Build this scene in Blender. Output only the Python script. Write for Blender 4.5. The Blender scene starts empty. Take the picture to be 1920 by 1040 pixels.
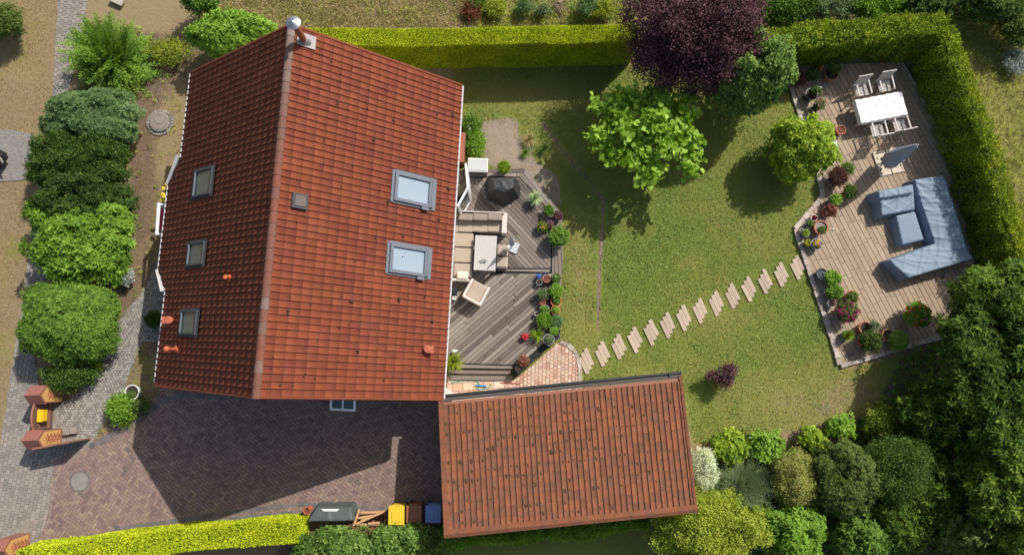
import bpy, bmesh, math, random
import numpy as np
from mathutils import Vector, Matrix
R = math.radians
rng = np.random.default_rng(7)
random.seed(7)
sc = bpy.context.scene
COL = sc.collection

# ------------------------------------------------------------ camera / light
CF, CT, CH = 1280.0, R(7.6), 27.0          # focal length (px of a 1920 frame), tilt, height
cd = bpy.data.cameras.new('camera'); cam = bpy.data.objects.new('camera', cd); COL.objects.link(cam)
cam.location = (0, 0, CH); cam.rotation_euler = (CT, 0, 0)
cd.sensor_width = 36; cd.lens = 36 * CF / 1920; cd.clip_end = 2000; cd.clip_start = 0.5
sc.camera = cam
SAZ, SEL = 45.4, 45.0                       # sun azimuth from +X, elevation
w = bpy.data.worlds.new('World'); sc.world = w; w.use_nodes = True
nt = w.node_tree; bg = nt.nodes['Background']
sky = nt.nodes.new('ShaderNodeTexSky'); sky.sky_type = 'NISHITA'; sky.sun_disc = False
sky.sun_elevation = R(SEL); sky.sun_rotation = R(90 - SAZ)
nt.links.new(sky.outputs[0], bg.inputs[0]); bg.inputs[1].default_value = 0.106
sky.dust_density = 2.5; sky.ozone_density = .6
sl = bpy.data.lights.new('sun', 'SUN'); sl.energy = 4.1; sl.angle = R(0.55); sl.color = (1, 0.955, 0.89)
so = bpy.data.objects.new('sun', sl); COL.objects.link(so); so.location = (20, 20, 40)
sd = Vector((-math.cos(R(SAZ)) * math.cos(R(SEL)), -math.sin(R(SAZ)) * math.cos(R(SEL)), -math.sin(R(SEL))))
so.rotation_euler = sd.to_track_quat('-Z', 'Y').to_euler()
sc.view_settings.view_transform = 'Standard'; sc.view_settings.look = 'None'
sc.view_settings.exposure = 0.24; sc.view_settings.gamma = 1

# ------------------------------------------------------------ measuring helpers
_c, _s = math.cos(CT), math.sin(CT)
def P(u, v, h=0.0):
    """world point at height h measured at photograph position u,v"""
    x = (u - 960) / CF; y = -(v - 520) / CF
    k = (CH - h) / (_c - y * _s)
    return np.array([x * k, (y * _c + _s) * k, h])
def P2(u, v, h=0.0): return P(u, v, h)[:2]
def PP(pts, h=0.0): return np.array([P2(u, v, h) for u, v in pts])
def mpp(h=0.0): return (CH - h) / CF          # metres per photograph pixel
def ray_plane(u, v, p0, n):
    a = P(u, v, 20.0); b = P(u, v, 0.0); d = b - a
    t = np.dot(np.array(p0) - a, n) / np.dot(d, n)
    return a + d * t

# ------------------------------------------------------------ materials
def newmat(name):
    m = bpy.data.materials.new(name); m.use_nodes = True
    n = m.node_tree; b = n.nodes['Principled BSDF']
    return m, n, b
def _ramp(n, cols, fac):
    r = n.nodes.new('ShaderNodeValToRGB'); e = r.color_ramp.elements
    while len(e) < len(cols): e.new(0.5)
    for i, c in enumerate(cols):
        e[i].position = i / max(1, len(cols) - 1); e[i].color = (*c, 1)
    n.links.new(fac, r.inputs[0]); return r
def _noise(n, scale, detail=4, rough=0.6, coord='Object'):
    tc = n.nodes.new('ShaderNodeTexCoord'); t = n.nodes.new('ShaderNodeTexNoise')
    t.inputs['Scale'].default_value = scale; t.inputs['Detail'].default_value = detail
    t.inputs['Roughness'].default_value = rough
    n.links.new(tc.outputs[coord], t.inputs['Vector']); return t
def _mix(n, a, b, fac, mode='MIX'):
    m = n.nodes.new('ShaderNodeMix'); m.data_type = 'RGBA'; m.blend_type = mode
    for s, v in ((m.inputs[6], a), (m.inputs[7], b)):
        if isinstance(v, tuple): s.default_value = (*v, 1)
        else: n.links.new(v, s)
    if isinstance(fac, (int, float)): m.inputs[0].default_value = fac
    else: n.links.new(fac, m.inputs[0])
    return m.outputs[2]
def _math(n, op, a, b=0.0, c=None):
    m = n.nodes.new('ShaderNodeMath'); m.operation = op
    for i, v in enumerate((a, b) if c is None else (a, b, c)):
        if isinstance(v, (int, float)): m.inputs[i].default_value = v
        else: n.links.new(v, m.inputs[i])
    return m.outputs[0]
def _attr(n, name):
    a = n.nodes.new('ShaderNodeAttribute'); a.attribute_name = name; return a.outputs['Fac']
def _bump(n, b, h, strength=0.4, dist=0.02):
    bp = n.nodes.new('ShaderNodeBump'); bp.inputs['Strength'].default_value = strength
    bp.inputs['Distance'].default_value = dist
    n.links.new(h, bp.inputs['Height']); n.links.new(bp.outputs[0], b.inputs['Normal'])
def _sm(n, x, lo, hi):
    m = n.nodes.new('ShaderNodeMapRange'); m.interpolation_type = 'SMOOTHSTEP'
    n.links.new(x, m.inputs[0]); m.inputs[1].default_value = lo; m.inputs[2].default_value = hi
    return m.outputs[0]
def plain(name, col, rough=0.6, var=0.15, scale=6, bump=0.15, metal=0.0, spec=0.5, bdist=0.01, dirt=None):
    """surface with a little uneven colour and relief"""
    m, n, b = newmat(name)
    t = _noise(n, scale)
    dk = tuple(c * (1 - var) for c in col); lt = tuple(min(1, c * (1 + var)) for c in col)
    r = _ramp(n, [dk, col, lt], t.outputs[0]); o = r.outputs[0]
    if dirt:
        t2 = _noise(n, dirt[1], 5, 0.7)
        o = _mix(n, o, dirt[0], _sm(n, t2.outputs[0], dirt[2], dirt[2] + 0.12))
    n.links.new(o, b.inputs['Base Color'])
    b.inputs['Roughness'].default_value = rough; b.inputs['Metallic'].default_value = metal
    b.inputs['Specular IOR Level'].default_value = spec
    if bump: _bump(n, b, _noise(n, scale * 6, 5).outputs[0], bump, bdist)
    return m
def tinted(name, cols, rough=0.8, scale=5, mixn=0.35, bump=0.3, spec=0.3, stain=None):
    """colour chosen piece by piece (attribute tint), broken up by noise"""
    m, n, b = newmat(name)
    r = _ramp(n, cols, _attr(n, 'tint'))
    t = _noise(n, scale, 6, 0.7)
    g = _ramp(n, [(0.55, 0.55, 0.55), (1, 1, 1), (1.35, 1.33, 1.3)], t.outputs[0])
    o = _mix(n, r.outputs[0], g.outputs[0], mixn, 'MULTIPLY')
    for st in (stain or []):
        t2 = _noise(n, st[1], 6, 0.75)
        o = _mix(n, o, st[0], _math(n, 'MULTIPLY', _sm(n, t2.outputs[0], st[2], st[2] + st[3]), st[4]))
    n.links.new(o, b.inputs['Base Color'])
    b.inputs['Roughness'].default_value = rough; b.inputs['Specular IOR Level'].default_value = spec
    if bump: _bump(n, b, _noise(n, 45, 5, 0.7).outputs[0], bump, 0.008)
    return m
def leafmat(name, cols, trans=0.3, rough=0.6, spec=0.16):
    m, n, b = newmat(name)
    r = _ramp(n, cols, _attr(n, 'tint'))
    g_ = _ramp(n, [(.55, .62, .6), (.85, .88, .85), (1.05, 1.02, 1), (1.35, 1.18, 1.0)], _noise(n, 1.7, 3, .6).outputs[0])
    cm = _mix(n, r.outputs[0], g_.outputs[0], .85, 'MULTIPLY')
    n.links.new(cm, b.inputs['Base Color'])
    b.inputs['Roughness'].default_value = rough; b.inputs['Specular IOR Level'].default_value = spec
    tr = n.nodes.new('ShaderNodeBsdfTranslucent'); mx = n.nodes.new('ShaderNodeMixShader')
    hs = n.nodes.new('ShaderNodeHueSaturation'); hs.inputs['Value'].default_value = 1.5; hs.inputs['Saturation'].default_value = 1.1
    n.links.new(cm, hs.inputs['Color']); n.links.new(hs.outputs[0], tr.inputs[0])
    mx.inputs[0].default_value = trans
    n.links.new(b.outputs[0], mx.inputs[1]); n.links.new(tr.outputs[0], mx.inputs[2])
    n.links.new(mx.outputs[0], n.nodes['Material Output'].inputs[0])
    return m

M = {}
M['roof_tile'] = tinted('roof_tile', [(.165, .042, .022), (.188, .047, .023), (.218, .057, .028), (.197, .049, .024)], 0.85, 1.0, .5, .25,
                        stain=[((.13, .062, .045), 1.6, .54, .2, .5), ((.3, .09, .04), .7, .5, .2, .4), ((.45, .40, .34), 38, .72, .04, .6)])
M['old_tile'] = tinted('old_tile', [(.14, .058, .034), (.185, .068, .034), (.22, .077, .036), (.16, .068, .042)], 0.9, 2.0, .6, .5,
                       stain=[((.085, .058, .032), 4.5, .5, .14, .65), ((.12, .085, .05), 13, .54, .1, .45), ((.30, .27, .23), 34, .66, .05, .5)])
M['ridge_tile'] = tinted('ridge_tile', [(.2, .07, .045), (.17, .08, .06), (.19, .13, .105), (.26, .2, .17)], 0.9, 9, .7, .5,
                         stain=[((.34, .3, .27), 26, .58, .1, .5)])
M['cap'] = plain('cap_tile', (.26, .1, .075), .85, .2, 14, .4)
M['moss'] = plain('moss', (.07, .042, .02), 1, .4, 30, .6)
M['render'] = plain('render_wall', (.62, .58, .5), .9, .06, 2, .2)
M['gutterwhite'] = plain('weathered_white', (.52, .5, .48), .6, .15, 8, .1)
M['white'] = plain('white_paint', (.78, .78, .78), .45, .05, 3, .05)
M['offwhite'] = plain('offwhite_wicker', (.62, .56, .5), .7, .12, 40, .5)
M['cushion'] = plain('beige_cushion', (.4, .33, .25), .95, .1, 12, .35)
M['taupe'] = plain('taupe_cushion', (.28, .235, .19), .95, .1, 12, .35)
M['cream'] = plain('cream_pillow', (.72, .66, .52), .95, .08, 8, .3)
M['zinc'] = plain('zinc', (.42, .43, .45), .4, .12, 5, .08, .7)
M['alu'] = plain('aluminium', (.38, .4, .43), .42, .08, 5, .05, .85)
M['anthra'] = plain('anthracite_frame', (.06, .065, .07), .6, .12, 4, .08, spec=.2)
M['greyframe'] = plain('grey_window_frame', (.15, .165, .19), .55, .1, 5, .05, spec=.25)
M['dark'] = plain('dark_void', (.012, .012, .013), .8, .1, 5, 0)
M['black'] = plain('black_plastic', (.02, .021, .023), .55, .15, 5, .15)
M['blackcloth'] = plain('black_cover', (.028, .03, .032), .6, .15, 3, .2)
M['clay'] = plain('terracotta', (.42, .16, .085), .85, .15, 7, .3, dirt=((.45, .36, .28), 9, .58))
M['oclay'] = plain('orange_clay', (.5, .13, .045), .7, .12, 7, .2)
M['pot_grey'] = plain('grey_glaze', (.22, .225, .23), .35, .15, 6, .1)
M['pot_dark'] = plain('dark_glaze', (.03, .035, .045), .25, .15, 6, .1)
M['pot_blue'] = plain('blue_glaze', (.05, .07, .2), .25, .15, 6, .1)
M['pot_white'] = plain('white_glaze', (.66, .64, .6), .35, .08, 6, .1)
M['potsoil'] = plain('pot_soil', (.045, .028, .018), 1, .4, 40, .6)
M['redsoil'] = plain('reddish_soil', (.15, .055, .035), 1, .4, 40, .6)
M['bark'] = plain('bark', (.12, .085, .055), .95, .3, 12, .6, bdist=.03)
M['twig'] = plain('twig', (.1, .065, .04), .9, .25, 20, .4)
M['teak'] = plain('weathered_teak', (.62, .57, .53), .8, .14, 14, .3)
M['linen'] = plain('white_tablecloth', (.8, .8, .79), .8, .03, 5, .1)
M['motif'] = plain('grey_motif', (.3, .33, .33), .8, .1, 5, .1)
M['tabletop'] = plain('pale_slatted_top', (.52, .5, .47), .6, .06, 6, .15)
M['greycanvas'] = plain('grey_parasol_cloth', (.34, .37, .44), .8, .08, 4, .2)
M['bluecover'] = plain('blue_grey_cover', (.185, .245, .31), .62, .09, 2.5, .25, spec=.4, bdist=.015)
M['darkcanvas'] = plain('dark_grey_tarp', (.075, .085, .085), .6, .12, 3, .2)
M['slab'] = plain('pale_base_slab', (.6, .5, .4), .85, .08, 6, .2)
M['gslab'] = plain('light_grey_slab', (.47, .49, .5), .8, .06, 6, .15)
M['yellow'] = plain('yellow_plastic', (.72, .5, .035), .45, .05, 4, .05)
M['yellowbox'] = plain('yellow_enamel', (.75, .45, .01), .35, .05, 4, .05)
M['brownbin'] = plain('brown_plastic', (.3, .115, .05), .5, .12, 4, .1)
M['bluebin'] = plain('blue_plastic', (.17, .27, .5), .45, .1, 4, .1)
M['pine'] = plain('raw_pine', (.55, .33, .16), .8, .18, 10, .3)
M['plaster'] = plain('ochre_plaster', (.58, .32, .1), .9, .1, 8, .3)
M['gatewood'] = plain('brown_gate_wood', (.14, .075, .055), .7, .18, 9, .3)
M['rust'] = plain('rust_brown_wood', (.26, .11, .07), .8, .15, 9, .3)
M['brickc'] = plain('brick_red', (.3, .1, .065), .85, .2, 9, .4)
M['red'] = plain('red_glaze', (.45, .02, .03), .3, .1, 4, .05)
M['bluep'] = plain('blue_plastic_can', (.02, .09, .3), .4, .1, 4, .05)
M['hose'] = plain('green_hose', (.06, .36, .22), .4, .1, 4, 0)
M['hoseb'] = plain('blue_hose_part', (.03, .2, .42), .4, .1, 4, 0)
M['stone'] = plain('pale_stone', (.4, .36, .31), .9, .2, 7, .5, bdist=.02)
M['concrete'] = plain('concrete', (.25, .225, .2), .9, .12, 8, .3, dirt=((.16, .14, .12), 5, .55))
M['purplep'] = plain('dark_purple_panel', (.05, .012, .03), .5, .1, 4, .05)
m, n, b = newmat('blind_glass'); M['blindglass'] = m
n.links.new(_ramp(n, [(.25, .32, .38), (.33, .4, .45)], _noise(n, .8, 2).outputs[0]).outputs[0], b.inputs['Base Color'])
b.inputs['Roughness'].default_value = .04; b.inputs['Coat Weight'].default_value = 1
m, n, b = newmat('dark_glass'); M['darkglass'] = m
n.links.new(_ramp(n, [(.03, .05, .048), (.065, .095, .088), (.1, .13, .115)], _noise(n, 3.5, 3).outputs[0]).outputs[0], b.inputs['Base Color'])
b.inputs['Roughness'].default_value = .05; b.inputs['Coat Weight'].default_value = .3
# paving
M['clinker'] = tinted('clinker_paver', [(.17, .12, .11), (.24, .16, .135), (.28, .195, .16), (.22, .145, .13), (.32, .235, .165)], .85, 3, .45, .35,
    stain=[((.1, .08, .07), .55, .55, .2, .5), ((.11, .09, .075), 3.1, .6, .12, .45), ((.33, .27, .22), 7, .66, .06, .35)])
M['grey_paver'] = tinted('grey_paver', [(.2, .185, .16), (.26, .235, .2), (.3, .265, .225)], .9, 3, .4, .35)
M['border_paver'] = tinted('border_paver', [(.11, .105, .105), (.15, .14, .135), (.19, .165, .15)], .9, 3, .4, .35)
M['cobble'] = tinted('cobble_stone', [(.2, .185, .165), (.29, .27, .24), (.38, .35, .31)], .85, 8, .4, .5)
M['peach'] = tinted('peach_paver', [(.42, .25, .17), (.52, .34, .24), (.56, .42, .31), (.47, .3, .24), (.6, .5, .4)], .85, 8, .35, .3)
M['plankstone'] = tinted('plank_stone', [(.32, .24, .165), (.365, .275, .19), (.4, .305, .215)], .85, 5, .4, .5,
                         stain=[((.17, .12, .085), 9, .6, .1, .6)])
M['stepstone'] = tinted('step_stone', [(.4, .32, .24), (.45, .36, .27), (.5, .4, .3)], .85, 7, .35, .5)
M['edgestone'] = tinted('edge_stone', [(.3, .25, .21), (.42, .36, .3), (.52, .46, .39)], .9, 7, .4, .5)
M['deck'] = tinted('deck_board', [(.115, .092, .078), (.17, .138, .115), (.215, .18, .15), (.28, .24, .2)], .8, 4, .6, .3,
                   stain=[((.3, .265, .225), 3.2, .6, .16, .5)])
M['joint'] = plain('joint_sand', (.12, .1, .08), 1, .3, 20, .5)
M['gravel'] = plain('gravel', (.27, .255, .24), 1, .45, 45, .8, bdist=.03, dirt=((.36, .29, .21), 2.2, .55))

# ------------------------------------------------------------ object helpers
def tag(o, label=None, cat=None, group=None, kind=None):
    if label: o['label'] = label
    if cat: o['category'] = cat
    if group: o['group'] = group
    if kind: o['kind'] = kind
    return o
def thing(name, loc, label, cat, group=None, rz=0.0):
    o = bpy.data.objects.new(name, None); COL.objects.link(o)
    o.location = (loc[0], loc[1], loc[2] if len(loc) > 2 else 0.0); o.rotation_euler = (0, 0, rz)
    o.empty_display_size = .2
    return tag(o, label, cat, group)
def link(name, me, mat, parent=None, loc=None, rz=None, smooth=False):
    o = bpy.data.objects.new(name, me); COL.objects.link(o)
    if mat is not None:
        for mm in (mat if isinstance(mat, (list, tuple)) else [mat]): me.materials.append(M[mm] if isinstance(mm, str) else mm)
    if parent: o.parent = parent
    if loc is not None: o.location = (loc[0], loc[1], loc[2] if len(loc) > 2 else 0.0)
    if rz is not None: o.rotation_euler = (0, 0, rz)
    if smooth: me.polygons.foreach_set('use_smooth', [True] * len(me.polygons))
    return o
def npmesh(name, V, F, tint=None, fattr=None):
    """fast mesh: V (n,3), F (m,k)"""
    V = np.asarray(V, np.float32); F = np.asarray(F, np.int32); me = bpy.data.meshes.new(name)
    me.vertices.add(len(V)); me.vertices.foreach_set('co', V.ravel())
    m_, k = F.shape
    me.loops.add(m_ * k); me.loops.foreach_set('vertex_index', F.ravel())
    me.polygons.add(m_); me.polygons.foreach_set('loop_start', np.arange(0, m_ * k, k, dtype=np.int32))
    me.polygons.foreach_set('loop_total', np.full(m_, k, np.int32))
    me.update(calc_edges=True)
    if tint is not None:
        a = me.attributes.new('tint', 'FLOAT', 'POINT'); a.data.foreach_set('value', np.asarray(tint, np.float32))
    for kx, vv in (fattr or {}).items():
        a = me.attributes.new(kx, 'FLOAT', 'POINT'); a.data.foreach_set('value', np.asarray(vv, np.float32))
    return me
class MB:
    """collects shapes into one mesh"""
    def __init__(s): s.v = []; s.f = []; s.t = []
    def add(s, vs, fs, t=0.5):
        b = len(s.v); s.v += [tuple(map(float, p)) for p in vs]; s.f += [tuple(b + i for i in f) for f in fs]
        s.t += [t] * len(vs); return s
    def box(s, c, d, rz=0, rx=0, ry=0, t=.5, top=1.0):
        m = Matrix.Translation(Vector(c)) @ Matrix.Rotation(rz, 4, 'Z') @ Matrix.Rotation(ry, 4, 'Y') @ Matrix.Rotation(rx, 4, 'X')
        vs = []
        for z in (-.5, .5):
            k = top if z > 0 else 1
            for x, y in ((-.5, -.5), (.5, -.5), (.5, .5), (-.5, .5)):
                vs.append(m @ Vector((x * d[0] * k, y * d[1] * k, z * d[2])))
        return s.add(vs, [(3, 2, 1, 0), (4, 5, 6, 7), (0, 1, 5, 4), (1, 2, 6, 5), (2, 3, 7, 6), (3, 0, 4, 7)], t)
    def prism(s, poly, z0, z1, t=.5):
        n_ = len(poly); vs = [(p[0], p[1], z0) for p in poly] + [(p[0], p[1], z1) for p in poly]
        a = sum(poly[i][0] * poly[(i + 1) % n_][1] - poly[(i + 1) % n_][0] * poly[i][1] for i in range(n_))
        idx = list(range(n_)) if a > 0 else list(range(n_))[::-1]
        fs = [tuple(i + n_ for i in idx), tuple(idx[::-1])]
        for k in range(n_):
            i, j = idx[k], idx[(k + 1) % n_]; fs.append((i, j, j + n_, i + n_))
        return s.add(vs, fs, t)
    def tube(s, pts, r, n_=8, t=.5, cap=True):
        pts = [Vector(p) for p in pts]; rr = r if isinstance(r, (list, tuple)) else [r] * len(pts)
        vs = []
        for i, p in enumerate(pts):
            d = (pts[min(i + 1, len(pts) - 1)] - pts[max(i - 1, 0)]).normalized()
            a = d.cross(Vector((0, 0, 1)))
            if a.length < .05: a = d.cross(Vector((0, 1, 0)))
            a.normalize(); b_ = d.cross(a)
            for k in range(n_):
                q = 2 * math.pi * k / n_
                vs.append(p + (a * math.cos(q) + b_ * math.sin(q)) * rr[i])
        fs = []
        for i in range(len(pts) - 1):
            for k in range(n_):
                fs.append((i * n_ + k, (i + 1) * n_ + k, (i + 1) * n_ + (k + 1) % n_, i * n_ + (k + 1) % n_))
        if cap: fs += [tuple(range(n_)), tuple(range((len(pts) - 1) * n_, len(pts) * n_))[::-1]]
        return s.add(vs, fs, t)
    def lathe(s, prof, n_=24, c=(0, 0, 0), t=.5, cap0=True, cap1=True, sx=1, sy=1):
        vs = []
        for r_, z in prof:
            for k in range(n_):
                q = 2 * math.pi * k / n_; vs.append((c[0] + r_ * sx * math.cos(q), c[1] + r_ * sy * math.sin(q), c[2] + z))
        fs = []
        for i in range(len(prof) - 1):
            for k in range(n_):
                fs.append((i * n_ + k, i * n_ + (k + 1) % n_, (i + 1) * n_ + (k + 1) % n_, (i + 1) * n_ + k))
        if cap0: fs.append(tuple(range(n_))[::-1])
        if cap1: fs.append(tuple(range((len(prof) - 1) * n_, len(prof) * n_)))
        return s.add(vs, fs, t)
    def mesh(s, name, bevel=0, seg=2):
        me = bpy.data.meshes.new(name); me.from_pydata(s.v, [], s.f); 
        a = me.attributes.new('tint', 'FLOAT', 'POINT'); a.data.foreach_set('value', np.asarray(s.t, np.float32))
        if bevel:
            bm = bmesh.new(); bm.from_mesh(me)
            bmesh.ops.bevel(bm, geom=bm.edges[:], offset=bevel, segments=seg, affect='EDGES', profile=.6)
            bm.to_mesh(me); bm.free()
        me.update(); return me
    def build(s, name, mat, parent=None, bevel=0, smooth=False, loc=None, rz=None, seg=2):
        return link(name, s.mesh(name, bevel, seg), mat, parent, loc, rz, smooth)

# ------------------------------------------------------------ polygons / paving
def inside(px, py, poly):
    r = np.zeros(np.shape(px), bool); n_ = len(poly); j = n_ - 1
    for i in range(n_):
        xi, yi = poly[i]; xj, yj = poly[j]
        if yi != yj:
            r ^= ((yi > py) != (yj > py)) & (px < (xj - xi) * (py - yi) / (yj - yi) + xi)
        j = i
    return r
def clip(subj, rect):
    """Sutherland-Hodgman: subject clipped by convex ccw rect"""
    out = [tuple(p) for p in subj]
    for i in range(len(rect)):
        a = rect[i]; b_ = rect[(i + 1) % len(rect)]
        ex, ey = b_[0] - a[0], b_[1] - a[1]; inp = out; out = []
        if not inp: return []
        s_ = inp[-1]; ds = ex * (s_[1] - a[1]) - ey * (s_[0] - a[0])
        for e in inp:
            de = ex * (e[1] - a[1]) - ey * (e[0] - a[0])
            if de >= 0:
                if ds < 0:
                    k = ds / (ds - de); out.append((s_[0] + (e[0] - s_[0]) * k, s_[1] + (e[1] - s_[1]) * k))
                out.append(e)
            elif ds >= 0:
                k = ds / (ds - de); out.append((s_[0] + (e[0] - s_[0]) * k, s_[1] + (e[1] - s_[1]) * k))
            s_, ds = e, de
    return out
def pave(poly, ang, L, W, gap, z, mb, pattern='run', thick=.012, origin=(0, 0), jit=0.0, lvar=0.0, tilt=0.0, tint=None):
    ca, sa = math.cos(ang), math.sin(ang)
    q = [((p[0] - origin[0]) * ca + (p[1] - origin[1]) * sa, -(p[0] - origin[0]) * sa + (p[1] - origin[1]) * ca) for p in poly]
    x0 = min(p[0] for p in q) - L * 2; x1 = max(p[0] for p in q) + L * 2; y0 = min(p[1] for p in q) - L; y1 = max(p[1] for p in q) + L
    rects = []
    if pattern == 'herring':
        i0, i1 = int(x0 / W) - 4, int(x1 / W) + 4; j0, j1 = int(y0 / W) - 4, int(y1 / W) + 4
        for i in range(i0, i1):
            for j in range(j0, j1):
                k = (i - j) % 4
                if k == 0: rects.append((i * W, j * W, (i + 2) * W, (j + 1) * W))
                elif k == 2: rects.append((i * W, (j) * W, (i + 1) * W, (j + 2) * W)) if False else None
                if (i - j) % 4 == 3: rects.append((i * W, j * W, (i + 1) * W, (j + 2) * W))
    else:
        y = math.floor(y0 / W) * W; row = 0
        while y < y1:
            x = math.floor(x0 / L) * L + (L * (.5 * (row % 2)) if pattern == 'run' else (random.random() * L if pattern == 'rand' else 0))
            while x < x1:
                l = L * (1 + random.uniform(-lvar, lvar)); rects.append((x, y, x + l, y + W)); x += l
            y += W; row += 1
    g = gap / 2
    for r_ in rects:
        if r_ is None: continue
        a, b_, c_, d_ = r_
        a += g; b_ += g; c_ -= g; d_ -= g
        cs = [(a, b_), (c_, b_), (c_, d_), (a, d_)]
        if jit: cs = [(p[0] + random.uniform(-jit, jit), p[1] + random.uniform(-jit, jit)) for p in cs]
        ins = inside(np.array([p[0] for p in cs]), np.array([p[1] for p in cs]), q)
        if ins.all(): pc = cs
        elif ins.any() or inside(np.array([(a + c_) / 2]), np.array([(b_ + d_) / 2]), q)[0]:
            pc = clip(q, cs)
            if len(pc) < 3: continue
            ar = abs(sum(pc[i][0] * pc[(i + 1) % len(pc)][1] - pc[(i + 1) % len(pc)][0] * pc[i][1] for i in range(len(pc)))) / 2
            if ar < .0004: continue
        else: continue
        wp = [(p[0] * ca - p[1] * sa + origin[0], p[0] * sa + p[1] * ca + origin[1]) for p in pc]
        t = random.random() if tint is None else tint()
        n_ = len(wp); mx = sum(p[0] for p in wp) / n_; my = sum(p[1] for p in wp) / n_
        if sum(wp[i][0] * wp[(i + 1) % n_][1] - wp[(i + 1) % n_][0] * wp[i][1] for i in range(n_)) < 0: wp = wp[::-1]
        bz = min(.008, gap * .6)
        tx, ty = random.uniform(-tilt, tilt), random.uniform(-tilt, tilt); dz = random.uniform(-tilt, tilt) * .1
        low = [(p[0], p[1], z - thick) for p in wp]
        up = [(mx + (p[0] - mx) * (1 - .05) , my + (p[1] - my) * (1 - .05), z + dz + (p[0] - mx) * tx + (p[1] - my) * ty) for p in wp]
        fs = [tuple(range(n_, 2 * n_))] + [(k, (k + 1) % n_, n_ + (k + 1) % n_, n_ + k) for k in range(n_)]
        mb.add(low + up, fs, t)
    return mb
def sheet(name, poly, z, mat, kind='structure', parent=None, label=None, cat=None):
    me = bpy.data.meshes.new(name); bm = bmesh.new()
    vs = [bm.verts.new((p[0], p[1], z)) for p in poly]; f = bm.faces.new(vs)
    if f.normal.z < 0 or True:
        bm.normal_update()
        if f.normal.z < 0: f.normal_flip()
    bmesh.ops.triangulate(bm, faces=[f]); bm.to_mesh(me); bm.free()
    o = link(name, me, mat, parent)
    if kind and not parent: o['kind'] = kind
    return o
def offset_strip(line, w0, w1):
    """band along a polyline between offsets w0,w1 to its left"""
    L = [np.array(p, float) for p in line]; nr = []
    for i in range(len(L)):
        d = L[min(i + 1, len(L) - 1)] - L[max(i - 1, 0)]; d /= np.linalg.norm(d); nr.append(np.array([-d[1], d[0]]))
    return [tuple(p + n_ * w0) for p, n_ in zip(L, nr)] + [tuple(p + n_ * w1) for p, n_ in zip(L, nr)][::-1]
def edge_stones(line, wdt, lng, z, thick, mb, gap=.012, jit=.012):
    for i in range(len(line) - 1):
        a, b_ = np.array(line[i]), np.array(line[i + 1]); d = b_ - a; l = np.linalg.norm(d); d /= l; nn = np.array([-d[1], d[0]])
        k = max(1, round(l / lng)); st = l / k
        for j in range(k):
            c0 = a + d * (j * st + gap / 2); c1 = a + d * ((j + 1) * st - gap / 2); ww = wdt * random.uniform(.85, 1.1)
            q = [c0 - nn * ww / 2, c1 - nn * ww / 2, c1 + nn * ww / 2, c0 + nn * ww / 2]
            q = [(p[0] + random.uniform(-jit, jit), p[1] + random.uniform(-jit, jit)) for p in q]
            mb.prism(q, z - thick, z + random.uniform(-.01, .01), random.random())

# ------------------------------------------------------------ foliage
def unit(a): return a / np.maximum(1e-6, np.linalg.norm(a, axis=-1, keepdims=True))
def leaves(C, T, N, ln, wd, tint, bend=.15, shape='rhomb'):
    """leaf faces: centre base C, direction T, normal N, length, width"""
    n_ = len(C); T = unit(T); S = unit(np.cross(N, T)); N = unit(np.cross(T, S))
    ln = np.broadcast_to(np.asarray(ln, float), (n_,))[:, None]; wd = np.broadcast_to(np.asarray(wd, float), (n_,))[:, None]
    if shape == 'rhomb':
        k = 4
        V = np.stack([C, C + T * ln * .45 + S * wd * .5 + N * ln * bend, C + T * ln, C + T * ln * .45 - S * wd * .5 + N * ln * bend], 1)
    else:
        k = 7
        fr = [(0, .0, 0), (.12, .42, .03), (.5, .5, .06), (.85, .25, .02), (1, 0, -.04), (.85, -.25, .02), (.5, -.5, .06)]
        fr = [(0, 0, 0), (-.05, .3, .03), (.3, .52, .05), (.7, .38, .03), (1, 0, -.05), (.7, -.38, .03), (.3, -.52, .05)]
        V = np.stack([C + T * ln * a + S * wd * b_ + N * ln * c_ for a, b_, c_ in fr], 1)
    F = np.arange(n_ * k).reshape(n_, k)
    return V.reshape(-1, 3), F, np.repeat(tint, k)
def lump(d, ph, amp):
    """uneven outline as a function of direction"""
    return 1 + amp * (np.sin(d[:, 0] * 4.1 + ph[0]) * np.sin(d[:, 1] * 3.7 + ph[1]) + .6 * np.sin(d[:, 2] * 6.3 + d[:, 0] * 5.2 + ph[2]) + .5 * np.sin(d[:, 1] * 9 + ph[3]))
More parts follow.
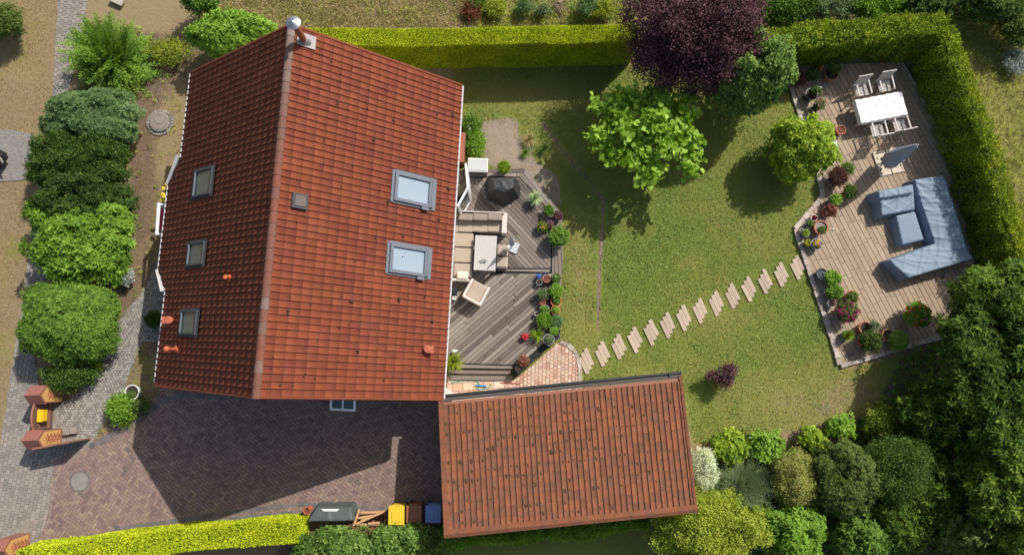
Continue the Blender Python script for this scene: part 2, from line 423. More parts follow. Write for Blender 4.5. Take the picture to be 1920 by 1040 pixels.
def crown(blobs, nclump, per, ln, wd, mode='leaf', cr=.12, r0=.55, amp=.12, up=.6, zmin=-.35, g=None, spread=.25, tc=.5, shape='rhomb', clumpvar=.22):
    g = g or rng
    vol = np.array([(b_[3] * b_[4] + b_[3] * b_[5] + b_[4] * b_[5]) for b_ in blobs]); pr = vol / vol.sum()
    which = g.choice(len(blobs), nclump, p=pr); B_ = np.array(blobs)[which]
    d = unit(g.normal(size=(nclump, 3))); d[:, 2] = np.where(d[:, 2] < zmin, -d[:, 2], d[:, 2])
    ph = g.uniform(0, 6, (len(blobs), 4)); lm = np.ones(nclump)
    for i in range(len(blobs)):
        k = which == i; lm[k] = lump(d[k], ph[i], amp)
    rad = (r0 + (1 - r0) * g.random(nclump) ** .45) * lm
    CC = B_[:, :3] + d * B_[:, 3:6] * rad[:, None]
    D = unit(d / B_[:, 3:6]); D = unit(D + np.array([0, 0, up]))
    ct = np.clip(tc + g.normal(0, clumpvar, nclump), 0, 1)
    idx = np.repeat(np.arange(nclump), per); n_ = len(idx)
    if mode == 'whorl':
        ax = unit(D[idx] + g.normal(0, .12, (n_, 3))); r_ = unit(np.cross(ax, g.normal(size=(n_, 3))))
        e = g.uniform(-.15, .75, n_)[:, None]
        T = unit(r_ + ax * e); N = ax + r_ * -.4; C = CC[idx] + ax * (g.uniform(-.5, .5, n_)[:, None] * cr) + r_ * .01
    else:
        C = CC[idx] + g.normal(0, 1, (n_, 3)) * cr * np.array([1, 1, .7])
        T = unit(D[idx] * .5 + g.normal(0, 1, (n_, 3)) * .8); N = unit(D[idx] + g.normal(0, spread * 1.6, (n_, 3)))
    t = np.clip(ct[idx] + g.normal(0, .13, n_), 0, 1)
    sc_ = g.uniform(.65, 1.25, n_)
    C[:, 2] = np.maximum(C[:, 2], .03)
    return leaves(C, T, N, ln * sc_, wd * sc_, t, shape=shape)
def shoots(n_s, rad, h, per, ln, wd, g=None, droop=.35, tc=.5, base=.12, zmin=.2, flat=1.0):
    """long arching shoots carrying leaves on both sides"""
    g = g or rng
    a = g.uniform(0, 2 * np.pi, n_s); el = g.uniform(zmin, 1.45, n_s); L_ = g.uniform(.65, 1.08, n_s)
    t = np.linspace(.12, 1, per)[None, :]
    hx = np.cos(a)[:, None]; hy = np.sin(a)[:, None]
    out = rad * L_[:, None] * (np.cos(el)[:, None] * t + .15 * t * t)
    z = h * L_[:, None] * (np.sin(el)[:, None] * t * 1.05 - droop * (t ** 2.2) * np.cos(el)[:, None]) * flat + .05
    C = np.stack([hx * out, hy * out, z], -1) + (g.normal(0, base, (n_s, 1, 3)) * np.array([1, 1, 0]))
    D = unit(np.gradient(C, axis=1)); side = unit(np.cross(D, np.array([0, 0, 1.0]) + g.normal(0, .2, (n_s, per, 3))))
    sg = np.where(np.arange(per) % 2 == 0, 1, -1)[None, :, None]
    T = unit(D * .55 + side * sg + g.normal(0, .25, C.shape)); N = np.cross(side, D); N = N * np.sign(N[..., 2:3] + 1e-6)
    tt = np.clip(tc + g.normal(0, .16, (n_s, 1)) + (t - .5) * .3 + g.normal(0, .1, (n_s, per)), 0, 1)
    C = C.reshape(-1, 3); C[:, 2] = np.maximum(C[:, 2], .03); n_ = len(C); sc_ = g.uniform(.7, 1.2, n_)
    return leaves(C, T.reshape(-1, 3), N.reshape(-1, 3), ln * sc_, wd * sc_, tt.ravel())
def tuft(n_, rad, h, wd, g=None, tc=.5):
    """arching blades from one base"""
    g = g or rng
    a = g.uniform(0, 2 * np.pi, n_); lean = g.uniform(.1, 1.0, n_); L_ = g.uniform(.7, 1.1, n_)
    V = []; 
    st = [(0, 1), (.35, .9), (.7, .6), (1, .08)]
    dx, dy = np.cos(a), np.sin(a); sx, sy = -dy, dx
    for s_, wv in st:
        o = rad * lean * L_ * (s_ ** 1.1); z = h * L_ * (s_ * (1.25 - .3 * lean) - .75 * lean * s_ ** 2.2) + .02
        for sg in (-1, 1):
            V.append(np.stack([dx * o + sx * wd * .5 * wv * sg, dy * o + sy * wd * .5 * wv * sg, np.maximum(z, .02)], -1))
    V = np.stack(V, 1); b_ = np.arange(n_)[:, None] * 8
    F = np.concatenate([b_ + np.array([[k, k + 1, k + 3, k + 2]]) for k in (0, 2, 4)])
    t = np.clip(tc + g.normal(0, .2, n_), 0, 1)
    return V.reshape(-1, 3), F, np.repeat(t, 8)
def flat_join(parts):
    V = []; F = []; T = []; o = 0
    for v, f, t in parts: V.append(v); F.append(f + o); T.append(t); o += len(v)
    return np.concatenate(V), np.concatenate(F), np.concatenate(T)
def fol(name, data, mat, parent, loc=None):
    V, F, T = data; return link(name, npmesh(name, V, F, T), mat, parent, loc)
def blossoms(data, mat, parent):
    V, F, T = data; k = 28; n_ = len(V) // k
    if n_ > 60: return fol('flowers', data, mat, parent)
    for i in range(n_):
        me = npmesh('flower', V[i * k:(i + 1) * k], F[:7], T[i * k:(i + 1) * k]); link('flower', me, mat, parent)
def stems(parent, r, h, n_=5, rad=.03, spreadf=.55, name='stems', mat='twig'):
    mb = MB()
    for i in range(n_):
        a = random.uniform(0, 6.28); rr = r * spreadf * random.uniform(.4, 1)
        mb.tube([(.05 * math.cos(a), .05 * math.sin(a), 0), (rr * .4 * math.cos(a), rr * .4 * math.sin(a), h * .45), (rr * math.cos(a + .3), rr * math.sin(a + .3), h * .85)], [rad, rad * .7, rad * .3], 6)
    return mb.build(name, mat, parent)
# leaf colours (dark .. light)
LM = {
 'plum': [(.03, .013, .017), (.07, .031, .037), (.14, .07, .075)],
 'forest': [(.025, .055, .006), (.065, .115, .013), (.15, .22, .028)],
 'laurel': [(.03, .065, .014), (.055, .105, .022), (.1, .16, .038)],
 'darkgreen': [(.025, .055, .01), (.045, .09, .016), (.09, .15, .028)],
 'bluegreen': [(.06, .11, .035), (.10, .165, .06), (.15, .225, .09)],
 'mid': [(.045, .09, .015), (.085, .155, .022), (.14, .23, .035)],
 'bright': [(.09, .165, .02), (.15, .26, .03), (.23, .36, .055)],
 'lime': [(.08, .14, .012), (.18, .27, .022), (.32, .4, .045)],
 'yellowgreen': [(.1, .14, .015), (.21, .26, .03), (.33, .36, .055)],
 'thuja': [(.11, .14, .006), (.215, .255, .01), (.33, .35, .02)],
 'thuja_old': [(.05, .085, .008), (.13, .17, .012), (.31, .31, .018)],
 'catalpa': [(.13, .22, .02), (.2, .32, .035), (.3, .42, .075)],
 'holly': [(.035, .07, .012), (.095, .165, .03), (.2, .28, .07)],
 'olive': [(.04, .07, .015), (.075, .115, .025), (.13, .18, .045)],
 'greygreen': [(.08, .12, .05), (.13, .18, .085), (.19, .25, .13)],
 'variegated': [(.3, .36, .18), (.5, .54, .36), (.68, .7, .56)],
 'pinkgreen': [(.16, .19, .04), (.26, .28, .07), (.36, .3, .14)],
 'rust': [(.09, .03, .02), (.15, .055, .035), (.2, .1, .05)],
 'brownred': [(.05, .022, .018), (.09, .04, .032), (.15, .085, .06)],
 'whitegreen': [(.16, .24, .09), (.3, .38, .2), (.5, .55, .38)],
 'dryg': [(.16, .13, .05), (.25, .2, .085), (.34, .28, .13)],
 'silver': [(.16, .19, .17), (.25, .28, .25), (.36, .38, .35)],
}
LS = {'thuja': 2.0, 'thuja_old': 1.95, 'plum': 1.25, 'laurel': 1.0, 'darkgreen': 1.15, 'catalpa': 1.15, 'lime': 1.2, 'yellowgreen': 1.2, 'mid': 1.3, 'variegated': 1.1, 'holly': 1.3}
for k, c in LM.items():
    f_ = LS.get(k, 1.2) * 1.25; M['leaf_' + k] = leafmat('leaf_' + k, [tuple(min(.85, x * f_) for x in q) for q in c], .06 if k in ('thuja', 'thuja_old') else .12 if k == 'plum' else .27)
FLC = {'pink': (.6, .12, .32), 'magenta': (.4, .02, .16), 'yellow': (.8, .55, .01), 'orange': (.75, .17, .02), 'white': (.8, .8, .74),
       'lilac': (.55, .25, .6), 'salmon': (.75, .32, .22), 'darkred': (.25, .01, .05)}
for k, c in FLC.items(): M['flower_' + k] = leafmat('flower_' + k, [tuple(x * .75 for x in c), c], .2)
exec_parts = []

# ============================================================ TERRAIN
X0, X1, Y0, Y1, ST = -25.0, 25.0, -12.0, 20.0, .1
gx = np.arange(X0, X1 + ST / 2, ST); gy = np.arange(Y0, Y1 + ST / 2, ST)
GX, GY = np.meshgrid(gx, gy); NXg, NYg = len(gx), len(gy)
def blur(a, k):
    for _ in range(2):
        for ax in (0, 1):
            c = np.cumsum(np.pad(a, [(k + 1, k) if i == ax else (0, 0) for i in (0, 1)], mode='edge'), axis=ax)
            n_ = a.shape[ax]; sl1 = [slice(None)] * 2; sl0 = [slice(None)] * 2
            sl1[ax] = slice(2 * k + 1, 2 * k + 1 + n_); sl0[ax] = slice(0, n_)
            a = (c[tuple(sl1)] - c[tuple(sl0)]) / (2 * k + 1)
    return a
def zone(pts, k=2): return blur(inside(GX, GY, PP(pts)).astype(float), k)
def spots(lst):
    o = np.zeros_like(GX)
    for u, v, ru, rv, s_ in lst:
        c = P2(u, v); m_ = mpp(); o += s_ * np.exp(-(((GX - c[0]) / (ru * m_)) ** 2 + ((GY - c[1]) / (rv * m_)) ** 2))
    return o
z_lawn = zone([(850, 125), (1500, 125), (1500, 230), (1545, 360), (1495, 430), (1580, 690), (1800, 640), (1700, 800), (1560, 800), (1300, 835), (1270, 700), (960, 745), (840, 745), (840, 430)], 1)
z_verge = zone([(-400, -300), (118, -300), (112, 0), (97, 180), (78, 300), (58, 430), (42, 560), (20, 700), (-10, 900), (-400, 900)], 2)
z_front = zone([(205, 60), (420, 60), (420, 900), (100, 900), (100, 640), (215, 560), (245, 380), (250, 200)], 2)
z_mead = zone([(400, -400), (900, -400), (930, 60), (560, 75), (400, 60)], 4)
z_weed = zone([(900, -400), (1200, -400), (1200, 110), (900, 110)], 4)
z_right = zone([(1700, -400), (2500, -400), (2500, 560), (1900, 560), (1780, 60)], 3)
z_bed = zone([(1290, 838), (1400, 826), (1480, 838), (1560, 800), (1640, 770), (1700, 650), (1790, 600), (1860, 480), (2400, 480), (2400, 1400), (200, 1400), (560, 985), (830, 960), (1310, 960)], 2)
z_sand = zone([(905, 226), (974, 219), (968, 262), (1000, 300), (1048, 330), (1056, 400), (1010, 360), (985, 320), (925, 318), (890, 260)], 2)
def lineblur(pts, hw):
    o = np.zeros_like(GX)
    for a, b_ in zip(pts[:-1], pts[1:]):
        a = P2(*a); b_ = P2(*b_); d = b_ - a; t = np.clip(((GX - a[0]) * d[0] + (GY - a[1]) * d[1]) / (d @ d), 0, 1)
        q = np.hypot(GX - a[0] - d[0] * t, GY - a[1] - d[1] * t); o = np.maximum(o, np.exp(-(q / hw) ** 2))
    return o
seam = lineblur([(1018, 232), (1060, 290), (1110, 345), (1132, 375), (1128, 450), (1123, 520), (1121, 620)], .12)
grass = z_lawn * 1.0 + z_mead * .55 + z_weed * .35 + z_right * .62 + z_verge * .1 + z_front * .22
lush = z_lawn * .72 + z_mead * .14 + z_right * .55 + z_weed * .5
lush += spots([(1240, 470, 160, 90, .28), (1180, 560, 90, 70, .12), (1420, 640, 200, 60, .1), (1620, 740, 120, 60, -.35), (1480, 770, 120, 50, -.25), (1090, 560, 30, 130, -.3),
               (1300, 560, 60, 40, -.18), (1380, 430, 60, 60, -.12), (1000, 185, 120, 30, -.25), (1290, 620, 60, 20, -.1), (1500, 600, 40, 90, .1), (270, 700, 40, 60, .5), (250, 620, 30, 60, .3),
               (1330, 760, 60, 60, .12), (330, 200, 30, 60, .35), (315, 340, 30, 60, .2), (560, 20, 90, 30, .2), (760, 25, 70, 25, .2), (30, 120, 60, 70, .3), (70, 30, 40, 40, .2), (20, 480, 40, 60, .35), (10, 640, 30, 70, .32), (1200, 420, 40, 25, -.22), (1290, 490, 30, 18, -.25), (1390, 600, 70, 25, -.14), (1180, 500, 40, 20, -.15), (1450, 560, 50, 30, .1), (1080, 460, 30, 60, -.2)]) * (grass > .05)
soil = 1 - np.clip(grass, 0, 1) + 0 * GX
z_back = zone([(560, 1010), (1220, 985), (1260, 1300), (400, 1300)], 2); lush += z_back * .8; z_bed = z_bed * (1 - z_back)
soil = np.clip(z_bed * 1.0 + z_sand * 0 + z_weed * .4 + z_front * .5 + seam * .72, 0, 1)
soil += spots([(255, 330, 35, 160, .35), (290, 120, 60, 50, .4), (1750, 420, 25, 120, .9), (1720, 260, 16, 150, .9), (270, 60, 60, 60, .3), (320, 300, 30, 110, -.35), (1700, 200, 20, 90, .8)])
sand = z_sand + seam * .5 + spots([(990, 270, 25, 18, .6)])
soil = np.clip(soil, 0, 1); sand = np.clip(sand, 0, 1)
GZ = .03 * (blur(rng.normal(0, 1, GX.shape), 6) * 9) * .6
GZ = np.clip(GZ, -.03, .03) - .03
V = np.stack([GX, GY, GZ], -1).reshape(-1, 3)
q = np.arange(NXg * NYg).reshape(NYg, NXg)
Fq = np.stack([q[:-1, :-1], q[:-1, 1:], q[1:, 1:], q[1:, :-1]], -1).reshape(-1, 4)
cls = np.argmax(np.stack([z_lawn, z_verge, z_front, z_mead + z_weed, z_right, z_bed, np.full_like(GX, .15)], 0), 0)
cls = cls[:-1, :-1].ravel()
# terrain material: lawn / dry grass / soil / sand blended by the ground kinds
m, n, b = newmat('terrain'); M['terrain'] = m
nz1 = _noise(n, .9, 5, .65).outputs[0]; nz2 = _noise(n, 5, 6, .7).outputs[0]; nz3 = _noise(n, 26, 5, .75).outputs[0]; nz4 = _noise(n, 2.2, 6, .7).outputs[0]
a_l = _attr(n, 'lush'); a_s = _attr(n, 'soil'); a_d = _attr(n, 'sand')
green = _ramp(n, [(.125, .17, .03), (.178, .232, .048), (.24, .292, .078)], nz3).outputs[0]
dry = _ramp(n, [(.19, .14, .075), (.3, .225, .125), (.41, .33, .2)], nz3).outputs[0]
mid = _ramp(n, [(.19, .19, .045), (.26, .25, .07), (.33, .31, .11)], nz3).outputs[0]
sl_ = _ramp(n, [(.1, .072, .048), (.19, .135, .09), (.31, .235, .165)], nz2).outputs[0]
sn_ = _ramp(n, [(.24, .185, .135), (.34, .27, .2), (.42, .35, .27)], nz2).outputs[0]
jit_ = _math(n, 'ADD', _math(n, 'MULTIPLY', _math(n, 'SUBTRACT', nz1, .5), .75), _math(n, 'ADD', _math(n, 'MULTIPLY', _math(n, 'SUBTRACT', nz2, .5), .55), _math(n, 'MULTIPLY', _math(n, 'SUBTRACT', nz3, .5), .5)))
lu = _math(n, 'ADD', a_l, jit_)
c1 = _mix(n, dry, mid, _sm(n, lu, .18, .5)); c2 = _mix(n, c1, green, _sm(n, lu, .52, .95))
c3 = _mix(n, c2, sl_, _sm(n, _math(n, 'ADD', a_s, _math(n, 'MULTIPLY', jit_, 1.3)), .4, .62))
c4 = _mix(n, c3, sn_, _sm(n, _math(n, 'ADD', a_d, _math(n, 'MULTIPLY', jit_, .5)), .38, .6))
n.links.new(c4, b.inputs['Base Color']); b.inputs['Roughness'].default_value = 1; b.inputs['Specular IOR Level'].default_value = .1
_bump(n, b, _math(n, 'ADD', nz3, _math(n, 'MULTIPLY', nz4, 1.5)), .8, .05)
for k, nm in enumerate(['lawn', 'verge', 'front_yard', 'meadow', 'grass_field', 'soil_bed', 'ground']):
    f = Fq[cls == k]
    if not len(f): continue
    us, inv = np.unique(f, return_inverse=True)
    me = npmesh(nm, V[us], inv.reshape(f.shape), None, {'lush': lush.ravel()[us], 'soil': soil.ravel()[us], 'sand': sand.ravel()[us]})
    o = link(nm, me, 'terrain', smooth=True); o['kind'] = 'structure'
xs = [-400, X0 + .05, X1 - .05, 400]; ys = [-400, Y0 + .05, Y1 - .05, 400]
mb = MB()
for i in range(3):
    for j in range(3):
        if i == 1 and j == 1: continue
        mb.add([(xs[i], ys[j], -.04), (xs[i + 1], ys[j], -.04), (xs[i + 1], ys[j + 1], -.04), (xs[i], ys[j + 1], -.04)], [(0, 1, 2, 3)])
o = mb.build('terrain', 'terrain'); o['kind'] = 'structure'

# grass blades: fine relief on lawn and rough tall grass elsewhere
def in_any(px, py, polys):
    r_ = np.zeros(len(px), bool)
    for p in polys: r_ |= inside(px, py, p)
    return r_
hard = []    # paved polygons (filled below) keep grass out

# ============================================================ PAVING
def paved(name, poly, z, mat, L, W, gap, ang, pattern='run', base='joint', border=None, **kw):
    hard.append(np.array(poly))
    root = sheet(name + '_bed', poly, z - .012, base)
    mb = MB(); pave(poly, ang, L, W, gap, z, mb, pattern, origin=tuple(poly[0]), **kw)
    o = mb.build(name, mat); o['kind'] = 'structure'; return o
sidewalk = PP([(112, -60), (168, -60), (165, 0), (150, 90), (128, 170), (110, 250), (112, 470), (75, 540), (62, 640), (72, 720), (100, 790), (172, 822), (165, 845), (108, 882), (96, 960), (90, 1090), (-60, 1090), (-60, 900), (-8, 890), (20, 700), (42, 560), (60, 430), (80, 300), (98, 180)])
paved('pavement', sidewalk, .004, 'grey_paver', .2, .16, .012, R(-96), 'run', jit=.002, tilt=.012)
drive = PP([(300, 727), (345, 729), (840, 745), (840, 958), (700, 968), (560, 962), (420, 975), (250, 1010), (60, 1060), (90, 960), (99, 880), (104, 862), (172, 832), (215, 803), (262, 775)])
paved('driveway', drive, .006, 'clinker', .24, .12, .012, R(-33), 'herring', tilt=.015)
inner = PP([(330, 735), (300, 762), (262, 797), (215, 818), (168, 842)], 0)
ring = MB(); edge_stones([tuple(p) for p in PP([(168, 838), (216, 812), (262, 786), (300, 752), (345, 741), (520, 746)])], .2, .2, .02, .03, ring)
edge_stones([tuple(p) for p in PP([(215, 990), (330, 975), (470, 955), (560, 945), (700, 952), (836, 950)])], .14, .2, .02, .03, ring)
edge_stones([tuple(p) for p in PP([(215, 1003), (330, 989), (470, 968), (560, 962), (700, 968), (836, 966)])], .2, .2, .02, .03, ring)
o = ring.build('driveway_border', 'border_paver'); o['kind'] = 'structure'
path = PP([(310, 420), (345, 430), (345, 500), (326, 560), (300, 640), (268, 640), (242, 700), (225, 760), (190, 800), (172, 830), (112, 815), (104, 790), (100, 765), (140, 740), (178, 705), (200, 660), (213, 615), (240, 580), (268, 545), (282, 520), (296, 480)])
paved('garden_path', path, .004, 'cobble', .105, .1, .014, R(-62), 'run', jit=.011, tilt=.05)
terr = PP([(1482, 124), (1692, 116), (1716, 160), (1746, 215), (1790, 320), (1832, 470), (1812, 560), (1775, 628), (1577, 686), (1556, 620), (1522, 520), (1491, 428), (1543, 370), (1530, 300), (1500, 215)], .04)
hard.append(terr); sheet('patio_bed', terr, .038, 'joint')
mb = MB(); pave(terr, R(-66), .82, .2, .014, .05, mb, 'rand', origin=(13, 0), lvar=.25, tilt=.008)
o = mb.build('patio', 'plankstone'); o['kind'] = 'structure'
mb = MB(); edge_stones([tuple(p) for p in PP([(1575, 684), (1556, 620), (1522, 520), (1491, 428), (1516, 398), (1543, 366), (1530, 300), (1500, 215), (1480, 150)], .08)], .17, .27, .09, .12, mb, jit=.02)
edge_stones([tuple(p) for p in PP([(1577, 686), (1660, 662), (1776, 628)], .08)], .17, .3, .09, .12, mb, jit=.02)
edge_stones([tuple(p) for p in PP([(1692, 118), (1716, 160), (1746, 215), (1790, 320), (1830, 470)], .06)], .12, .3, .065, .1, mb, jit=.015)
o = mb.build('patio_kerb', 'edge_stone' if 'edge_stone' in M else 'edgestone'); o['kind'] = 'structure'
peach = PP([(1046, 642), (1062, 646), (1079, 662), (1087, 690), (1088, 740), (960, 748), (955, 716), (975, 704)])
paved('brick_landing', peach, .008, 'peach', .155, .145, .014, R(88), 'run', jit=.006, tilt=.03)
mb = MB(); edge_stones([tuple(p) for p in PP([(1050, 640), (1066, 646), (1081, 662), (1088, 692), (1088, 740)], .03)], .15, .24, .035, .07, mb)
o = mb.build('landing_kerb', 'edgestone'); o['kind'] = 'structure'
strip = PP([(838, 705), (962, 712), (975, 745), (838, 752)])
paved('side_strip', strip, .01, 'peach', .4, .3, .012, R(4), 'run')
gr = sheet('gravel_patch', PP([(-80, 243), (20, 243), (55, 250), (72, 262), (66, 290), (60, 330), (40, 338), (-80, 345)]), .006, 'gravel')
# little loose stones
def pebbles(name, poly, n_, s0, s1, z, mat, kind='stuff', label=None):
    bb = np.array(poly); lo, hi = bb.min(0), bb.max(0); mb = MB(); k = 0
    while k < n_:
        x, y = random.uniform(lo[0], hi[0]), random.uniform(lo[1], hi[1])
        if not inside(np.array([x]), np.array([y]), poly)[0]: continue
        s_ = random.uniform(s0, s1); a = random.uniform(0, 3)
        mb.box((x, y, z + s_ * .2), (s_, s_ * random.uniform(.6, 1), s_ * .6), a, random.uniform(-.4, .4), random.uniform(-.4, .4), random.random(), .7); k += 1
    o = mb.build(name, mat); o['kind'] = kind
    if label: tag(o, label)
    return o
pebbles('gravel', PP([(-80, 245), (50, 250), (68, 265), (60, 320), (40, 336), (-80, 343)]), 2500, .015, .05, 0, tinted('gravel_stone', [(.2, .19, .18), (.34, .33, .32), (.42, .38, .33)], .9, 5, .3, .2))
# stepping stones
for i in range(14):
    u, v = 1099 + (1495 - 1099) * i / 13, 676 + (500 - 676) * i / 13
    c = P2(u, v); s_ = thing('stepping_stone', c, None, 'stepping stone', 'stone slabs stepping across the lawn', R(-66) + random.uniform(-.03, .03))
    s_['label'] = ('first stepping slab beside the peach brick landing' if i == 0 else 'last stepping slab touching the patio edge' if i == 13 else
                   '%s stepping slab counted from the peach brick landing' % ['', 'second', 'third', 'fourth', 'fifth', 'sixth', 'seventh', 'eighth', 'ninth', 'tenth', 'eleventh', 'twelfth', 'thirteenth'][i])
    mb = MB()
    for k, (off, l) in enumerate(((-.115, .62), (0, .86), (.115, .60))):
        sh = (.05, -.02, -.1)[k] + random.uniform(-.02, .02)
        if k == 1: l = .62; 
        sh = (-.13, 0.02, .17)[2 - k] * (1 if i % 1 == 0 else 1)
        mb.box((sh * .8, off * 1.42, -.005), (l * random.uniform(.93, 1.07) * 1.12, .158, .05), random.uniform(-.02, .02), t=random.random())
    mb.build('slab', 'stepstone', s_, bevel=.006, seg=1)

# ============================================================ HOUSE
HR, HE, HW = 7.4, 3.45, 4.9; TH = math.atan2(HR - HE, HW)
hb = P2(480, 731, HR); HRZ = R(-2.75)
house = thing('house', hb, 'large red tiled gable roof house with two big and three small roof windows', 'house', rz=HRZ)
HM = Matrix.Translation(Vector((hb[0], hb[1], 0))) @ Matrix.Rotation(HRZ, 4, 'Z'); HI = HM.inverted()
LY0, LY1 = -.18, 10.98
def tiles(o, cax, dn, nrm, ncol, nrow, cover, gauge, rowsof=None, seed=1, lip=.012, rib=.034):
    g = np.random.default_rng(seed); o, cax, dn, nrm = [np.array(a, float) for a in (o, cax, dn, nrm)]
    pu = np.array([0, .025, .08, .15, .23, .32, .42, .7, .985]); ph = np.array([.0, rib * .8, rib, rib * .92, rib * .6, rib * .22, 0, 0, .0])
    k = len(pu); V = []; T = []; cnt = 0
    for i in range(ncol):
        nr = rowsof(i) if rowsof else nrow
        for j in range(nr):
            a = o + cax * (i * cover) + dn * (j * gauge - .02) + nrm * g.uniform(-.002, .003); b_ = dn * (gauge + .045)
            sk = g.normal(0, .0025)
            up = a + np.outer(pu * cover, cax) + np.outer(ph, nrm)
            lo = up + b_ + nrm * lip + cax * sk; lp = lo - nrm * (lip + .008)
            V.append(np.concatenate([up, lo, lp])); T.append(np.full(3 * k, g.random() if g.random() > .03 else -.0)); cnt += 1
    base = np.array([[r_ * k + q_, r_ * k + q_ + 1, (r_ + 1) * k + q_ + 1, (r_ + 1) * k + q_] for r_ in (0, 1) for q_ in range(k - 1)])
    if np.dot(np.cross(cax, dn), nrm) < 0: base = base[:, ::-1]
    F = (np.arange(cnt)[:, None, None] * 3 * k + base[None]).reshape(-1, 4)
    return np.concatenate(V), F, np.concatenate(T)
cov = .2145; NC = 52; NR = 19; ga = (HW / math.cos(TH)) / NR
roof = thing_roof = bpy.data.objects.new('roof', None)
dnR = (math.cos(TH), 0, -math.sin(TH)); nR = (math.sin(TH), 0, math.cos(TH)); dnL = (-math.cos(TH), 0, -math.sin(TH)); nL = (-math.sin(TH), 0, math.cos(TH))
cov = (LY1 - LY0) / NC
VR = tiles((.05, LY0, HR - .03), (0, 1, 0), dnR, nR, NC, NR, cov, ga, seed=3)
def y_loc(u, v, z):
    p = HI @ Vector(P(u, v, z)); return p.x, p.y
ya = y_loc(320, 540, HE)[1]; yb = y_loc(303, 507, 2.7)[1]; yc = y_loc(319, 350, 2.7)[1]; yd = y_loc(347, 298, HE)[1]
EXT = .58
def rowsL(i):
    y = LY0 + (i + .5) * cov
    e = 0 if y < ya or y > yd else (1 if yb < y < yc else ((y - ya) / (yb - ya) if y < yb else (yd - y) / (yd - yc)))
    return NR + int(round(e * (EXT / math.cos(TH)) / ga))
VL = tiles((-.05, LY0, HR - .03), (0, 1, 0), dnL, nL, NC, NR, cov, ga, rowsL, seed=4)
roof = fol('roof', flat_join([VR, VL]), 'roof_tile', house)
# roof deck under the tiles, and verge boards
mb = MB()
for s_ in (1, -1):
    for (y0_, y1_, w_) in ((LY0 + .02, LY1 - .02, HW - .03),):
        z0_ = HR - .06; dz_ = math.tan(TH) * w_
        vs = [(0, y0_, z0_), (s_ * w_, y0_, z0_ - dz_), (s_ * w_, y1_, z0_ - dz_), (0, y1_, z0_), (0, y0_, z0_ - .14), (s_ * w_, y0_, z0_ - dz_ - .14), (s_ * w_, y1_, z0_ - dz_ - .14), (0, y1_, z0_ - .14)]
        mb.add(vs, [(0, 1, 2, 3), (7, 6, 5, 4), (0, 4, 5, 1), (3, 2, 6, 7), (1, 5, 6, 2)])
w_ = HW + EXT - .03; z0_ = HR - .06
vs = [(-x, y, z0_ - math.tan(TH) * x - dz_) for dz_ in (0, .12) for x, y in ((HW - .1, ya), (HW - .1, yd), (w_, yc), (w_, yb))]
mb.add(vs, [(0, 1, 2, 3), (7, 6, 5, 4), (0, 3, 7, 4), (3, 2, 6, 7), (2, 1, 5, 6)])
mb.build('roof_deck', 'rust', roof)
for y_ in (LY0 - .02, LY1 + .02):
    mb = MB(); mb.tube([(-HW, y_, HE), (0, y_, HR), (HW, y_, HE)], .055, 6); mb.build('verge_trim', 'roof_tile', roof)
mb = MB(); k = 31; L_ = (LY1 - LY0 + .06) / k
for i in range(k):
    y_ = LY0 - .03 + i * L_
    n0 = 9; vs = []
    for yy, rr in ((y_ - .03, .13), (y_ + L_, .115)):
        for q_ in range(n0):
            a = math.pi * (q_ / (n0 - 1)) ; vs.append((math.cos(a) * rr, yy, HR - .055 + math.sin(a) * rr * .9))
    t_ = np.clip((i / k - .55) * 2.2 + random.uniform(-.15, .15), 0, 1) if i > 16 else random.uniform(0, .35) + (.35 if random.random() < .2 else 0)
    mb.add(vs, [(q_, q_ + 1, n0 + q_ + 1, n0 + q_) for q_ in range(n0 - 1)] + [tuple(range(n0))[::-1]], float(t_))
mb.build('ridge', 'ridge_tile', roof, smooth=False)
# walls with gables
mb = MB(); wx, wy0, wy1 = HW - .42, .22, LY1 - .42; ez = HR - .25 - math.tan(TH) * wx
vs = [(-wx, y, 0) for y in (wy0, wy1)] + [(wx, y, 0) for y in (wy0, wy1)] + [(-wx, y, ez) for y in (wy0, wy1)] + [(wx, y, ez) for y in (wy0, wy1)] + [(0, y, HR - .25) for y in (wy0, wy1)]
mb.add(vs, [(0, 4, 5, 1), (2, 3, 7, 6), (0, 2, 6, 8, 4), (1, 5, 9, 7, 3), (4, 8, 9, 5), (8, 6, 7, 9)])
wall = mb.build('wall', 'render', house)
